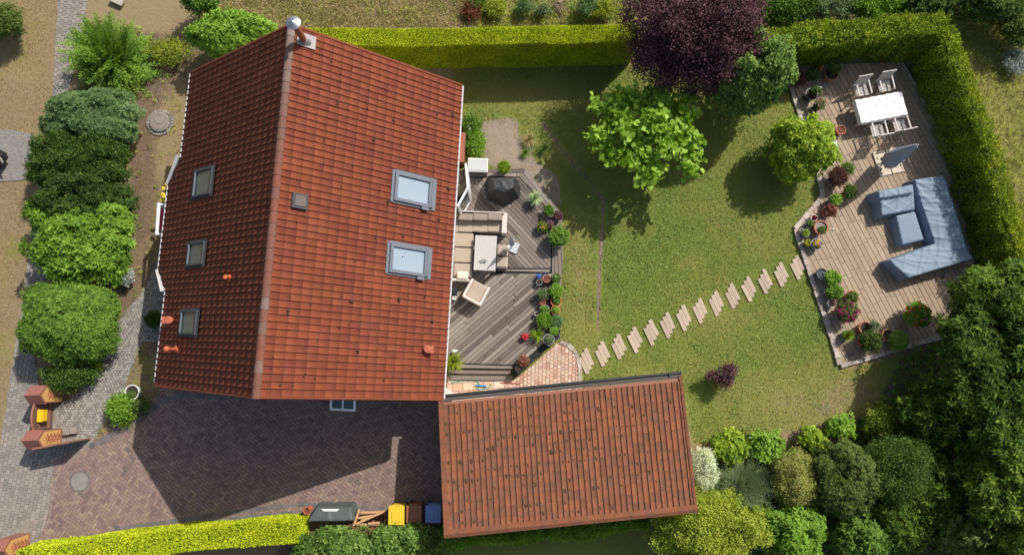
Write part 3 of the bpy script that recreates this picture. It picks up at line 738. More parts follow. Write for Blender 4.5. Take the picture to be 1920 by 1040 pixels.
# gutters
def gutter(pts, r_=.06):
    mb = MB(); mb.tube(pts, r_ * .72, 8); mb.build('gutter', 'gutterwhite', house)
gutter([(HW + .06, LY0, HE - .02), (HW + .06, LY1, HE - .02)], .05)
mb = MB(); mb.box((HW + .005, (LY0 + LY1) / 2, HE - .07), (.03, LY1 - LY0, .14)); mb.build('fascia', 'gutterwhite', house)
xe = -(HW + .05)
gutter([(xe, LY0, HE - .02), (xe, ya - .02, HE - .02)], .04); gutter([(xe, yd, HE - .02), (xe, LY1, HE - .02)], .04)
ze2 = HE - EXT * math.tan(TH)
gutter([(xe - EXT, yb, ze2 - .02), (xe - EXT, yc, ze2 - .02)], .04)
for (p, q_) in ((((xe - .02, ya - .1, HE + .02)), (xe - EXT, yb, ze2 + .02)), ((xe - .02, yd + .1, HE + .02), (xe - EXT, yc, ze2 + .02))):
    mb = MB(); p, q_ = Vector(p), Vector(q_); d = (q_ - p); n_ = Vector((0, 1 if q_.y < p.y else -1, 0))
    n_ = Vector((-1, .25 if q_.y < p.y else -.25, 0)).normalized() * .13
    mb.add([p, q_, q_ + n_ * .6, p + n_, p - Vector((0, 0, .2)), q_ - Vector((0, 0, .2)), q_ + n_ * .6 - Vector((0, 0, .2)), p + n_ - Vector((0, 0, .2))],
           [(0, 1, 2, 3), (7, 6, 5, 4), (3, 2, 6, 7), (0, 4, 5, 1), (0, 3, 7, 4), (1, 5, 6, 2)])
    mb.build('bargeboard', 'gutterwhite', house)
# birds' eye: white porch frame with red panel
pf = MB(); z_ = 2.3
def hl(u, v, z): p = HI @ Vector(P(u, v, z)); return (p.x, p.y, p.z)
a, b_, c_, d_ = hl(298, 383, z_), hl(294, 438, z_), hl(312, 442, z_), hl(322, 385, z_)
pf.tube([d_, a], .045, 8); pf.tube([a, b_], .06, 8); pf.tube([b_, c_], .045, 8)
for p in (a, b_): pf.tube([(p[0], p[1], .02), (p[0], p[1], z_ + .03)], .06, 8)
pfo = pf.build('porch_frame', 'white', house)
mb = MB(); r0_ = hl(306, 392, 1.9); r1_ = hl(303, 430, 1.9); cx, cy = (r0_[0] + r1_[0]) / 2, (r0_[1] + r1_[1]) / 2
mb.box((cx, cy, 1.7), (.16, abs(r0_[1] - r1_[1]), .5), bevel if False else 0)
mb.build('porch_panel', 'red', house)
mb = MB(); mb.box((-(HW + .3), (yb + yc) / 2, .08), (1.6, yc - yb, .16)); mb.build('doorstep', 'concrete', house)

def plane_part(corners, side):
    """centre, basis matrix (x down slope, y ridge axis, z normal), size of a rectangle seen on the roof"""
    nn = nR if side > 0 else nL; dd = dnR if side > 0 else dnL
    nw = HM.to_3x3() @ Vector(nn); p0 = HM @ Vector((0, 0, HR + .03))
    pts = [HI @ Vector(ray_plane(u, v, p0, nw)) for u, v in corners]
    c = sum(pts, Vector()) / 4; dv = Vector(dd); yv = Vector((0, 1, 0)) if side > 0 else Vector((0, -1, 0))
    ext = lambda ax: (max(p.dot(ax) for p in pts) - min(p.dot(ax) for p in pts))
    a1 = [p.dot(dv) for p in pts]; a2 = [p.dot(yv) for p in pts]
    sx = sum(sorted(a1)[2:]) / 2 - sum(sorted(a1)[:2]) / 2; sy = sum(sorted(a2)[2:]) / 2 - sum(sorted(a2)[:2]) / 2
    m_ = Matrix((dv, yv, Vector(nn))).transposed().to_4x4(); m_.translation = c
    return m_, sx, sy
def roof_window(corners, side, big):
    m_, sx, sy = plane_part(corners, side)
    fw = .11 if big else .07; H_ = .12 if big else .1
    mb = MB()
    for (cx, cy, dx, dy) in ((-sx / 2 + fw / 2, 0, fw, sy), (sx / 2 - fw * .75, 0, fw * 1.5 if side > 0 else fw, sy), (0, -sy / 2 + fw / 2, sx - 2 * fw, fw), (0, sy / 2 - fw / 2, sx - 2 * fw, fw)):
        mb.box((cx, cy, H_ / 2), (dx, dy, H_), t=.5)
    o = mb.build('window_frame', 'greyframe' if big else 'anthra', None, bevel=.008)
    o.name = 'roof_window'; o.parent = house; o.matrix_local = m_
    mb = MB(); mb.box((0, 0, .03), (sx - fw * 1.6, sy - fw * 1.6, .03)); mb.build('pane', 'blindglass' if big else 'darkglass', o)
    mb = MB()   # lead flashing and lower apron
    mb.box((sx / 2 + .07, 0, .035), (.16, sy + .12, .012)); mb.box((-sx / 2 - .05, 0, .04), (.1, sy + .1, .012))
    mb.box((0, sy / 2 + .04, .04), (sx, .07, .012)); mb.box((0, -sy / 2 - .04, .04), (sx, .07, .012))
    mb.build('flashing', 'greyframe' if big else 'anthra', o)
    if big:
        mb = MB(); mb.box((sx * .3, -sy / 2 - .07, .1), (.28, .1, .1)); mb.box((sx / 2 - .04, 0, H_ + .012), (.07, sy * .96, .02)); mb.build('shutter_box', 'greyframe', o)
    else:
        mb = MB(); mb.box((sx / 2 - fw * 1.5, 0, .1), (.03, sy - fw * 2, .04)); mb.build('glazing_bar', 'greyframe', o)
    return o
w1 = roof_window([(740, 323), (811, 337), (808, 390), (736, 377)], 1, True)
w2 = roof_window([(731, 457), (803, 466), (799, 519), (726, 511)], 1, True)
for i, cs in enumerate(([(368, 322), (402, 313), (398, 362), (365, 374)], [(356, 457), (386, 452), (384, 496), (354, 500)], [(343, 584), (373, 580), (370, 626), (339, 629)])):
    roof_window(cs, -1, False)
m_, sx, sy = plane_part([(547, 361), (577, 366), (574, 394), (545, 390)], 1)
mb = MB(); mb.box((0, 0, .05), (sx, sy, .1)); o = mb.build('roof_hatch', 'anthra', house, bevel=.012); o.matrix_local = m_
mb = MB(); mb.box((0, 0, .11), (sx - .12, sy - .12, .03), top=.9); mb.build('hatch_lid', plain('hatch_brown', (.11, .085, .07), .5), o)
# chimney pipe
p0w = HM @ Vector((0, 0, HR)); nw = HM.to_3x3() @ Vector(nR)
pc = HI @ Vector(ray_plane(573, 80, p0w, nw))
mb = MB(); mb.lathe([(.2, -.25), (.17, .0), (.115, .16), (.11, .2)], 20); ch = mb.build('chimney', 'zinc', house, smooth=True); ch.location = pc
mb = MB(); mb.lathe([(.1, .1), (.1, 1.12), (.115, 1.13), (.115, 1.17)], 20); mb.build('pipe', plain('pipe_rust', (.3, .105, .06), .55, .12, 8), ch, smooth=False)
mb = MB(); mb.lathe([(.2, 1.2), (.215, 1.21), (.0, 1.31)], 28, cap0=True, cap1=False); mb.build('cowl', 'alu', ch)
for a in range(3):
    pass
for a in (0, 2.1, 4.2): mb = MB(); mb.tube([(.1 * math.cos(a), .1 * math.sin(a), 1.14), (.14 * math.cos(a), .14 * math.sin(a), 1.22)], .012, 5); mb.build('bracket', 'zinc', ch)
m_, sx, sy = plane_part([(556, 60), (592, 70), (590, 93), (556, 86)], 1)
mb = MB(); mb.box((0, 0, .045), (sx, sy, .02)); o = mb.build('chimney_flashing', plain('lead', (.33, .31, .3), .7, .15, 8), house); o.matrix_local = m_
# vents
def vent(u, v, side, kind):
    p0_ = HM @ Vector((0, 0, HR)); nn = HM.to_3x3() @ Vector(nR if side > 0 else nL)
    p = HI @ Vector(ray_plane(u, v, p0_, nn)); mb = MB()
    if kind == 'hood':
        dv = Vector(dnR if side > 0 else dnL)
        mb.lathe([(.13, -.1), (.12, .16), (.14, .17), (.14, .26), (.1, .3)], 16); mb.box((dv.x * .1, 0, .2), (.26, .24, .14))
        mt = 'clay_red'
    elif kind == 'pipe':
        mb.lathe([(.07, -.1), (.06, .12), (.06, .62), (.09, .64), (.09, .74), (.04, .8)], 14); mb.lathe([(.16, -.12), (.12, .03), (.07, .1)], 14); mt = 'oclay'
    else:
        mb.lathe([(.13, -.08), (.1, .05), (.06, .12), (.06, .26), (.07, .27), (.07, .33)], 14); mt = 'oclay'
    o = mb.build('roof_vent', mt, house, smooth=False); o.location = p; return o
M['clay_red'] = plain('red_clay_vent', (.42, .115, .06), .7, .12, 8, .2)
vent(322, 601, -1, 'hood'); vent(332, 655, -1, 'pipe'); vent(431, 521, -1, 'cap'); vent(803, 655, 1, 'hood')
# gable window swung outwards
mb = MB(); p = HI @ Vector(P(643, 751, 4.3)); ww, pp_ = .84, .66
for (cx, cy, dx, dy) in ((0, pp_ / 2 - .035, ww, .07), (0, -pp_ / 2 + .035, ww, .07), (-ww / 2 + .035, 0, .07, pp_ - .14), (ww / 2 - .035, 0, .07, pp_ - .14), (0, 0, .05, pp_ - .14)):
    mb.box((cx, cy, 0), (dx, dy, .06))
o = mb.build('window', 'white', house, bevel=.006); o.location = p; o.rotation_euler = (R(14), 0, 0)
mb = MB(); mb.box((0, 0, 0), (ww - .1, pp_ - .1, .02)); mb.build('pane', 'darkglass', o)
# open terrace door leaves on the garden side
mb = MB(); a = hl(873, 306, 2.3); b_ = hl(877, 352, 2.3)
mb.box(((a[0] + b_[0]) / 2, (a[1] + b_[1]) / 2, 1.35), (.07, abs(a[1] - b_[1]), 1.95), math.atan2(b_[0] - a[0], -(b_[1] - a[1])) )
o = mb.build('terrace_door', 'white', house, bevel=.008)
mb = MB(); c_ = hl(858, 386, 2.3); d = Vector((c_[0] - b_[0], c_[1] - b_[1])); an = math.atan2(d.y, d.x)
cx, cy = (b_[0] + c_[0]) / 2, (b_[1] + c_[1]) / 2
mb.box((cx, cy, .46), (d.length, .07, .16), an); mb.box((cx, cy, 2.24), (d.length, .07, .14), an)
for q_ in (-1, 1): mb.box((cx + math.cos(an) * q_ * (d.length / 2 - .04), cy + math.sin(an) * q_ * (d.length / 2 - .04), 1.35), (.08, .07, 1.62), an)
o = mb.build('terrace_door', 'white', house)
mb = MB(); mb.box((cx, cy, 1.35), (d.length - .16, .02, 1.64), an); mb.build('pane', 'darkglass', o)
mb = MB(); a = hl(866, 250, .5); b_ = hl(868, 305, .5); mb.box((a[0] - .1, (a[1] + b_[1]) / 2, .3), (.5, abs(a[1] - b_[1]), .6)); mb.build('wall_plinth', 'brickc', house)
# moss tufts on the big roof
def moss_on(name, parent, pts, up, nrm_fn, n_):
    pass
mb = MB()
for i in range(75):
    j = random.randint(1, NR - 1); x = j * ga * math.cos(TH) ; y = LY0 + random.uniform(.3, 10.8)
    if random.random() < .12: s2 = .055
    else: s2 = .024
    z = HR - .03 - (x - .05) * math.tan(TH)
    for _ in range(2): 
        s3 = s2 * random.uniform(.6, 1.2); mb.lathe([(s3, 0), (s3 * .8, s3 * .5), (s3 * .2, s3 * .8)], 7, (x + random.uniform(-.04, .04) + .05, y + random.uniform(-.05, .05), z + .01), sx=random.uniform(.7, 1.3))
o = mb.build('moss', 'moss', roof); o['kind'] = 'stuff'

# ============================================================ GARAGE
g0 = P2(822, 748, 2.5); g1 = P2(1278, 703, 2.5); GA = math.atan2(*(g1 - g0)[::-1]) ; GL = float(np.linalg.norm(g1 - g0))
GD, GH0, GH1 = 4.42, 2.5, 3.35; gt = math.atan2(GH1 - GH0, GD)
garage = thing('garage', g0, 'low garage with mossy old red tiled roof beside the driveway', 'garage', rz=GA)
GM = Matrix.Translation(Vector((g0[0], g0[1], 0))) @ Matrix.Rotation(GA, 4, 'Z'); GI = GM.inverted()
gn = 43; gcov = (GL - .16) / gn; gr_ = 13; gga = (GD / math.cos(gt) - .24) / gr_
dn = (0, math.cos(gt), -math.sin(gt)); nn = (0, math.sin(gt), math.cos(gt))
ox = lambda y: 0
VG = tiles((.16, -GD + .0, GH1), (1, 0, 0), dn, nn, gn, gr_, gcov, gga, seed=9, lip=.022, rib=.043)
# the side edges flare a little, as in the photograph
sk_ = (P2(833, 1007, 3.35) - g0); skl = GI @ Vector((*P2(833, 1007, 3.35), 0)); skr = GI @ Vector((*P2(1308, 961, 3.35), 0))
Vg = VG[0]; tt = np.clip(-Vg[:, 1] / GD, 0, 1); xx = (Vg[:, 0]) / GL
Vg[:, 0] = (Vg[:, 0]) * (1 - tt) + (skl.x + xx * (skr.x - skl.x)) * tt
groof = fol('roof', (Vg, VG[1], VG[2]), 'old_tile', garage)
def gx_(x, y): t_ = min(1, max(0, -y / GD)); return x * (1 - t_) + (skl.x + x / GL * (skr.x - skl.x)) * t_
def gz_(y): return GH1 - (y + GD) * math.tan(gt)
mb = MB()
vs = [(gx_(x, y) , y, gz_(y) - dz_) for dz_ in (.02, .16) for x, y in ((.02, -GD), (GL - .02, -GD), (GL - .02, -.12), (.02, -.12))]
mb.add(vs, [(0, 1, 2, 3), (7, 6, 5, 4), (0, 3, 7, 4), (1, 5, 6, 2), (0, 4, 5, 1), (3, 2, 6, 7)]); mb.build('roof_deck', 'rust', groof)
mb = MB()
for i in range(24):       # ridge caps along the high edge
    L_ = GL / 24; x = i * L_
    xa, xb = gx_(x, -GD), gx_(x + L_, -GD)
    mb.add([(xa, -GD + .16, GH1 + .02), (xb + .02, -GD + .16, GH1 + .04), (xa, -GD + .02, GH1 + .1), (xb + .02, -GD + .02, GH1 + .12), (xa, -GD - .1, GH1 + .06), (xb + .02, -GD - .1, GH1 + .08), (xa, -GD - .12, GH1 - .12), (xb + .02, -GD - .12, GH1 - .12)],
           [(0, 2, 3, 1), (2, 4, 5, 3), (4, 6, 7, 5)], random.uniform(.35, .9))
mb.build('ridge', 'old_tile', groof)
for sd_ in (0, 1):
    mb = MB()
    for i in range(13):   # verge tiles
        y0_ = -i * GD / 13; y1_ = -(i + 1) * GD / 13; xb_ = 0 if sd_ == 0 else GL
        mb_x = lambda y: gx_(xb_, y)
        w0 = .17 if sd_ == 0 else .1; w0 = w0 if sd_ == 0 else -w0
        mb.add([(mb_x(y0_), y0_, gz_(y0_) + .075), (mb_x(y0_) + w0, y0_, gz_(y0_) + .06), (mb_x(y1_) + w0, y1_, gz_(y1_) + .045), (mb_x(y1_), y1_, gz_(y1_) + .06), (mb_x(y0_), y0_, gz_(y0_) - .1), (mb_x(y1_), y1_, gz_(y1_) - .1)],
               [(0, 1, 2, 3)[::1 if sd_ == 0 else -1], (0, 3, 5, 4)], random.uniform(.4, .9))
    mb.build('verge_tiles', 'old_tile', groof)
mb = MB(); mb.box((GL / 2, -.03, GH0 - .03), (GL, .13, .05)); mb.build('fascia', plain('grey_wood', (.085, .075, .062), .9, .15, 6), garage)
mb = MB(); mb.tube([(0, .09, GH0 - .02), (GL, .09, GH0 - .02)], .055, 8); mb.box((GL - .42, .06, GH0 + .03), (.08, .1, .06)); mb.build('gutter', 'black', garage)
mb = MB(); mb.prism([(.3, -.3), (GL - .3, -.3), (GL - .3, -GD + .25), (.3, -GD + .25)], 0, GH0 - .2); mb.build('wall', 'render', garage)
mb = MB(); q_ = [GI @ Vector((*P2(u, v), 0)) for u, v in ((804, 730), (838, 727), (856, 741), (856, 750), (838, 750), (831, 738), (804, 739))]; mb.prism([(p.x, p.y) for p in q_], 0, 2.28); mb.build('side_wall', 'render', garage)  # unseen wall inferred from its shadow, outline shaped to block the sun
mb = MB()
for i in range(430):
    j = random.randint(1, gr_ - 1); x = (random.randint(0, gn - 1) + random.uniform(.15, .6)) * gcov + .16
    if random.random() > .35 + .65 * math.exp(-((x - 3.2) / 3.5) ** 2): continue
    if random.random() > .3 + .7 * math.exp(-((j - 8) / 3.6) ** 2): continue
    y = -GD + j * gga * math.cos(gt) + random.uniform(-.03, .03); s2 = random.uniform(.026, .075)
    mb.lathe([(s2, -.02), (s2 * .85, s2 * .3), (s2 * .3, s2 * .5)], 7, (gx_(x, y), y, gz_(y) + .02), sx=random.uniform(.7, 1.1), sy=random.uniform(.9, 1.4))
o = mb.build('moss', 'moss', groof); o['kind'] = 'stuff'

# ============================================================ VEGETATION
def ground_pt(u, v, zc): return P2(u, v, zc)
def bush(u, v, ru, rv, h, leaf, label, cat='bush', name='bush', mode='leaf', n=None, ln=.08, wd=.045, group=None, cr=.09, per=None, amp=.14, tc=.5, blobs=None, up=.6, r0=.5, shape='rhomb', flower=None, seed=None, zc=.5, stem=True, dens=1.0, cvar=.22):
    """one shrub: stems and a crown of leaf clumps; ru, rv are its half sizes in photograph pixels"""
    g = np.random.default_rng(seed if seed is not None else int(u * 7 + v))
    c = ground_pt(u, v, h * zc); k = mpp(h * zc); rx, ry = ru * k, rv * k
    root = thing(name, c, label, cat, group)
    if blobs is None:
        blobs = [(0, 0, h * .52, rx * .86, ry * .86, h * .5)]
        for i in range(6):
            a = i * 1.05 + g.uniform(0, .6); f = g.uniform(.38, .55); b_ = g.uniform(.42, .55)
            blobs.append((math.cos(a) * rx * f, math.sin(a) * ry * f, h * g.uniform(.42, .62), rx * b_, ry * b_, h * g.uniform(.34, .46)))
    else: blobs = [(x * rx, y * ry, z * h, a * rx, b_ * ry, c_ * h) for x, y, z, a, b_, c_ in blobs]
    per = per or (9 if mode == 'whorl' else 26)
    if n is None:
        area = math.pi * rx * ry + math.pi * (rx + ry) * h * .5
        n = area * 9.5 * dens / (ln * wd * .5)
    ncl = max(6, int(n / per))
    fol('foliage', crown(blobs, ncl, per, ln, wd, mode, cr, r0, amp, up, g=g, tc=tc, shape=shape, clumpvar=cvar), 'leaf_' + leaf, root)
    if flower:
        fk, nf, fs = flower
        blossoms(crown([(b_[0], b_[1], b_[2] + .03, b_[3] * 1.03, b_[4] * 1.03, b_[5] * 1.03) for b_ in blobs], nf, 7, fs, fs * .7, 'whorl', .01, .93, amp * .5, .9, .1, g=g), 'flower_' + fk, root)
    if stem: stems(root, min(rx, ry) * .8, h * .8, 5, max(.012, h * .014))
    return root
def tree(u, v, ru, rv, z, h, leaf, label, cat='tree', name='tree', blobs=None, n=20000, per=24, ln=.12, wd=.07, mode='leaf', cr=.16, amp=.12, tc=.5, up=.6, r0=.4, shape='rhomb', trunk=.13, base=None, group=None, seed=None, limbs=9, cvar=.22, zmin=-.5):
    g = np.random.default_rng(seed if seed is not None else int(u * 3 + v)); k = mpp(z); rx, ry = ru * k, rv * k
    c = ground_pt(u, v, z); root = thing(name, c, label, cat, group)
    hz = h - z
    if blobs is None:
        blobs = [(0, 0, 0, .62, .62, .8)]
        for i in range(9):
            a = i * 2.4 + g.uniform(0, .5); f = g.uniform(.45, .68)
            blobs.append((math.cos(a) * f, math.sin(a) * f, g.uniform(-.35, .4), g.uniform(.3, .42), g.uniform(.3, .42), g.uniform(.35, .5)))
    B_ = [(x * rx, y * ry, z + q * hz, a * rx, b_ * ry, c_ * hz) for x, y, q, a, b_, c_ in blobs]
    fol('crown', crown(B_, int(n / per), per, ln, wd, mode, cr, r0, amp, up, zmin, g=g, tc=tc, shape=shape, clumpvar=cvar), 'leaf_' + leaf, root)
    mb = MB(); b0 = Vector((g.uniform(-.1, .1), g.uniform(-.1, .1), 0)); t1 = Vector((g.uniform(-.1, .1), g.uniform(-.1, .1), z * .55)); t2 = Vector((0, 0, z))
    mb.tube([b0 + Vector((0, 0, -.1)), b0 + Vector((0, 0, .15)), t1, t2, t2 + Vector((.1, .05, hz * .6))], [trunk * 1.5, trunk * 1.05, trunk * .8, trunk * .5, trunk * .15], 10)
    for i in range(limbs):
        bb = B_[1 + i % (len(B_) - 1)] if len(B_) > 1 else B_[0]
        s0 = t1.lerp(t2, g.uniform(0, .9)); e_ = Vector((bb[0] * 1.15, bb[1] * 1.15, bb[2] + bb[5] * .3))
        m1 = s0.lerp(e_, .5) + Vector((g.uniform(-.15, .15), g.uniform(-.15, .15), -.1))
        mb.tube([s0, m1, e_], [trunk * .42, trunk * .25, trunk * .06], 6)
    mb.build('trunk', 'bark', root); return root

# --- garden trees
tree(1300, 66, 142, 116, 3.7, 5.7, 'plum', 'large dark purple leaved plum tree overhanging the clipped hedge', n=110000, ln=.085, wd=.05, cr=.13, per=22, trunk=.2, amp=.2, r0=.45, cvar=.3, mode='leaf', limbs=14, seed=4,
     blobs=[(0, 0, 0, .7, .7, .8), (-.55, .3, -.1, .42, .45, .5), (-.5, -.3, -.3, .35, .4, .5), (.5, .35, 0, .45, .42, .6), (.6, -.05, -.05, .4, .4, .5), (0, .6, .1, .45, .4, .6), (-.1, -.55, -.25, .4, .38, .5), (.3, -.55, -.3, .4, .35, .5), (.2, .1, .3, .5, .5, .6), (-.25, -.1, .2, .4, .4, .6)])
bush(1400, 142, 86, 78, 4.2, 'holly', 'dense dark green glossy shrub between the purple tree and the patio', name='shrub', cat='shrub', mode='whorl', ln=.11, wd=.05, cr=.05, amp=.15, dens=.8, cvar=.28, zc=.55, seed=11)
tree(1208, 252, 106, 94, 2.35, 3.5, 'catalpa', 'young bright green tree with big round leaves on the lawn', n=2900, per=7, ln=.21, wd=.19, cr=.11, amp=.3, shape='heart', trunk=.07, r0=.45, up=.9, limbs=14, seed=21, cvar=.25, zmin=-.3,
     blobs=[(0, .15, .1, .4, .38, .6), (-.68, .5, -.1, .26, .26, .4), (-.35, .7, 0, .3, .24, .4), (-.8, -.02, -.2, .2, .26, .35), (.15, .68, .05, .34, .24, .45), (.78, .66, 0, .24, .26, .4), (.6, .2, -.05, .3, .3, .45), (.82, -.12, -.1, .2, .22, .3), (.84, -.6, -.25, .17, .2, .3), (.1, -.78, -.25, .24, .22, .35), (-.15, -.45, -.1, .28, .26, .4), (.3, -.3, .1, .28, .28, .45), (-.5, .15, .05, .28, .28, .45), (-.55, -.42, -.25, .16, .2, .3)])
bush(1499, 279, 70, 68, 2.35, 'lime', 'round clipped bright green ball tree at the patio edge', name='ball_tree', cat='tree', mode='whorl', ln=.12, wd=.05, cr=.05, amp=.16, dens=.62, seed=5, tc=.5, cvar=.32, r0=.4)
bush(1354, 704, 22, 20, 1.0, 'plum', 'small purple leaved shrub standing alone on the lawn', name='shrub', cat='shrub', ln=.07, wd=.035, cr=.07, amp=.3, dens=.35, tc=.8,
     blobs=[(.2, .1, .6, .6, .7, .4), (-.8, .0, .55, .5, .3, .2), (.1, -.6, .6, .5, .4, .3), (.5, .5, .65, .4, .4, .3)])
# --- front garden, west side
def arch_shrub(u, v, rp, h, leaf, label, ns, per, ln, wd, name='arching_shrub', cat='shrub', tc=.5, droop=.35, zmin=.2, group=None, base=.12, seed=1, flat=1.0):
    g = np.random.default_rng(seed); c = ground_pt(u, v, h * .4); root = thing(name, c, label, cat, group)
    fol('foliage', shoots(ns, rp * mpp(h * .5), h, per, ln, wd, g, droop, tc, base, zmin, flat), 'leaf_' + leaf, root)
    stems(root, rp * mpp(h * .5) * .7, h * .75, 7, .015); return root
arch_shrub(200, 102, 84, 2.3, 'mid', 'spiky light green shrub with long arching shoots at the top left', 480, 44, .12, .055, tc=.7, seed=3, base=.16)
bush(316, 98, 55, 26, .7, 'yellowgreen', 'sparse yellowish low shrub on bare soil', name='shrub', cat='shrub', dens=.16, amp=.35, ln=.07, wd=.04, tc=.4)
bush(440, 72, 92, 52, 2.3, 'bright', 'bright green rounded shrub beside the roof ridge', mode='whorl', ln=.11, wd=.06, cr=.05, dens=.8, amp=.1, seed=8)
bush(383, 8, 36, 22, 1.6, 'mid', 'small green shrub cut by the top frame edge', ln=.09, wd=.06, dens=.6)
bush(14, 44, 36, 34, 1.4, 'olive', 'loose dark green bush in the top left corner', dens=.45, amp=.25)
bush(172, 224, 88, 60, 2.0, 'bluegreen', 'clipped blue green shrub, topmost of the front row', name='clipped_shrub', cat='shrub', mode='whorl', ln=.1, wd=.035, cr=.04, dens=.8, amp=.15, seed=9, r0=.55, cvar=.32, tc=.5,
     blobs=[(0, 0, .5, .95, .9, .5), (.45, .35, .45, .5, .55, .45), (-.5, -.25, .45, .48, .6, .45), (.5, -.4, .42, .48, .5, .42), (-.4, .4, .42, .5, .5, .42)])
bush(152, 306, 90, 58, 2.2, 'darkgreen', 'dark green clipped shrub with a hollow in its top', name='clipped_shrub', cat='shrub', mode='leaf', ln=.075, wd=.04, cr=.06, dens=.75, amp=.18, seed=10, r0=.5, cvar=.32,
     blobs=[(-.2, .1, .48, .8, .9, .5), (.45, .3, .45, .5, .6, .45), (-.5, -.35, .44, .48, .5, .45), (.5, -.4, .45, .48, .5, .4)])
bush(158, 372, 92, 46, 2.1, 'laurel', 'glossy dark shrub between the two clipped shrub halves', name='clipped_shrub', cat='shrub', mode='leaf', ln=.085, wd=.045, cr=.06, dens=.75, amp=.2, seed=12, r0=.5, cvar=.32)
bush(150, 448, 98, 86, 2.1, 'bright', 'fresh light green laurel shrub in the middle of the front row', name='laurel_shrub', cat='shrub', mode='whorl', ln=.15, wd=.055, cr=.05, dens=.75, amp=.2, seed=13, r0=.5, tc=.35, up=.9, cvar=.3,
     blobs=[(0, .1, .5, .75, .8, .5), (-.6, .5, .45, .4, .35, .42), (.6, .4, .45, .4, .5, .45), (.3, -.5, .45, .6, .5, .45), (-.1, -.2, .5, .7, .7, .5), (.55, -.1, .45, .42, .6, .42)])
bush(130, 602, 90, 78, 2.3, 'mid', 'big round clipped green dome bush beside the cobbled path', name='dome_bush', cat='bush', mode='whorl', ln=.13, wd=.035, cr=.05, dens=.85, amp=.09, seed=14, r0=.6, cvar=.3, tc=.62, up=.3,
     blobs=[(0, 0, .46, .98, .98, .54), (.4, .35, .42, .55, .55, .45), (-.45, -.35, .42, .5, .5, .45), (.45, -.4, .42, .5, .5, .42), (-.45, .45, .42, .5, .5, .42)])
bush(132, 704, 44, 28, 1.1, 'darkgreen', 'dark rose like bush behind the upper brick pillar', name='shrub', cat='shrub', dens=.5, amp=.25, tc=.7)
bush(197, 655, 12, 20, .5, 'silver', 'bluish perennial beside the cobbled path', name='perennial', cat='plant', dens=.35, ln=.08, mode='whorl', stem=False)
bush(181, 684, 12, 13, .4, 'lime', 'yellow green perennial at the path edge', name='perennial', cat='plant', dens=.5, ln=.09, wd=.05, mode='whorl', stem=False)
bush(236, 519, 16, 20, .6, 'silver', 'grey blue leaved plant below the light green laurel', name='perennial', cat='plant', dens=.4, ln=.1, mode='whorl', stem=False)
bush(290, 598, 16, 16, .8, 'darkgreen', 'dark plant in the shade against the house', name='perennial', cat='plant', dens=.35, ln=.09, mode='whorl', stem=False)
bush(226, 764, 24, 26, .7, 'bright', 'green rose bush by the driveway corner', name='shrub', cat='shrub', dens=.5, amp=.2)
bush(266, 757, 14, 14, .5, 'olive', 'low olive plant touching the house shadow', name='perennial', cat='plant', dens=.4, stem=False)
def grass_tuft(u, v, rp, h, leaf, label, n=140, wd=.016, name='grass_clump', cat='grass', group=None, tc=.5, z0=0, seed=3):
    root = thing(name, (*ground_pt(u, v, h * .3), z0), label, cat, group); fol('blades', tuft(n, rp * mpp(), h, wd, np.random.default_rng(seed), tc), 'leaf_' + leaf, root); return root
grass_tuft(238, 786, 26, .55, 'yellowgreen', 'yellow green grassy plant at the driveway corner', 230, .014, tc=.4)
grass_tuft(252, 775, 16, .4, 'lime', 'small pale lily clump next to the round white pot', 90, .02, name='lily_clump', cat='plant', tc=.6)
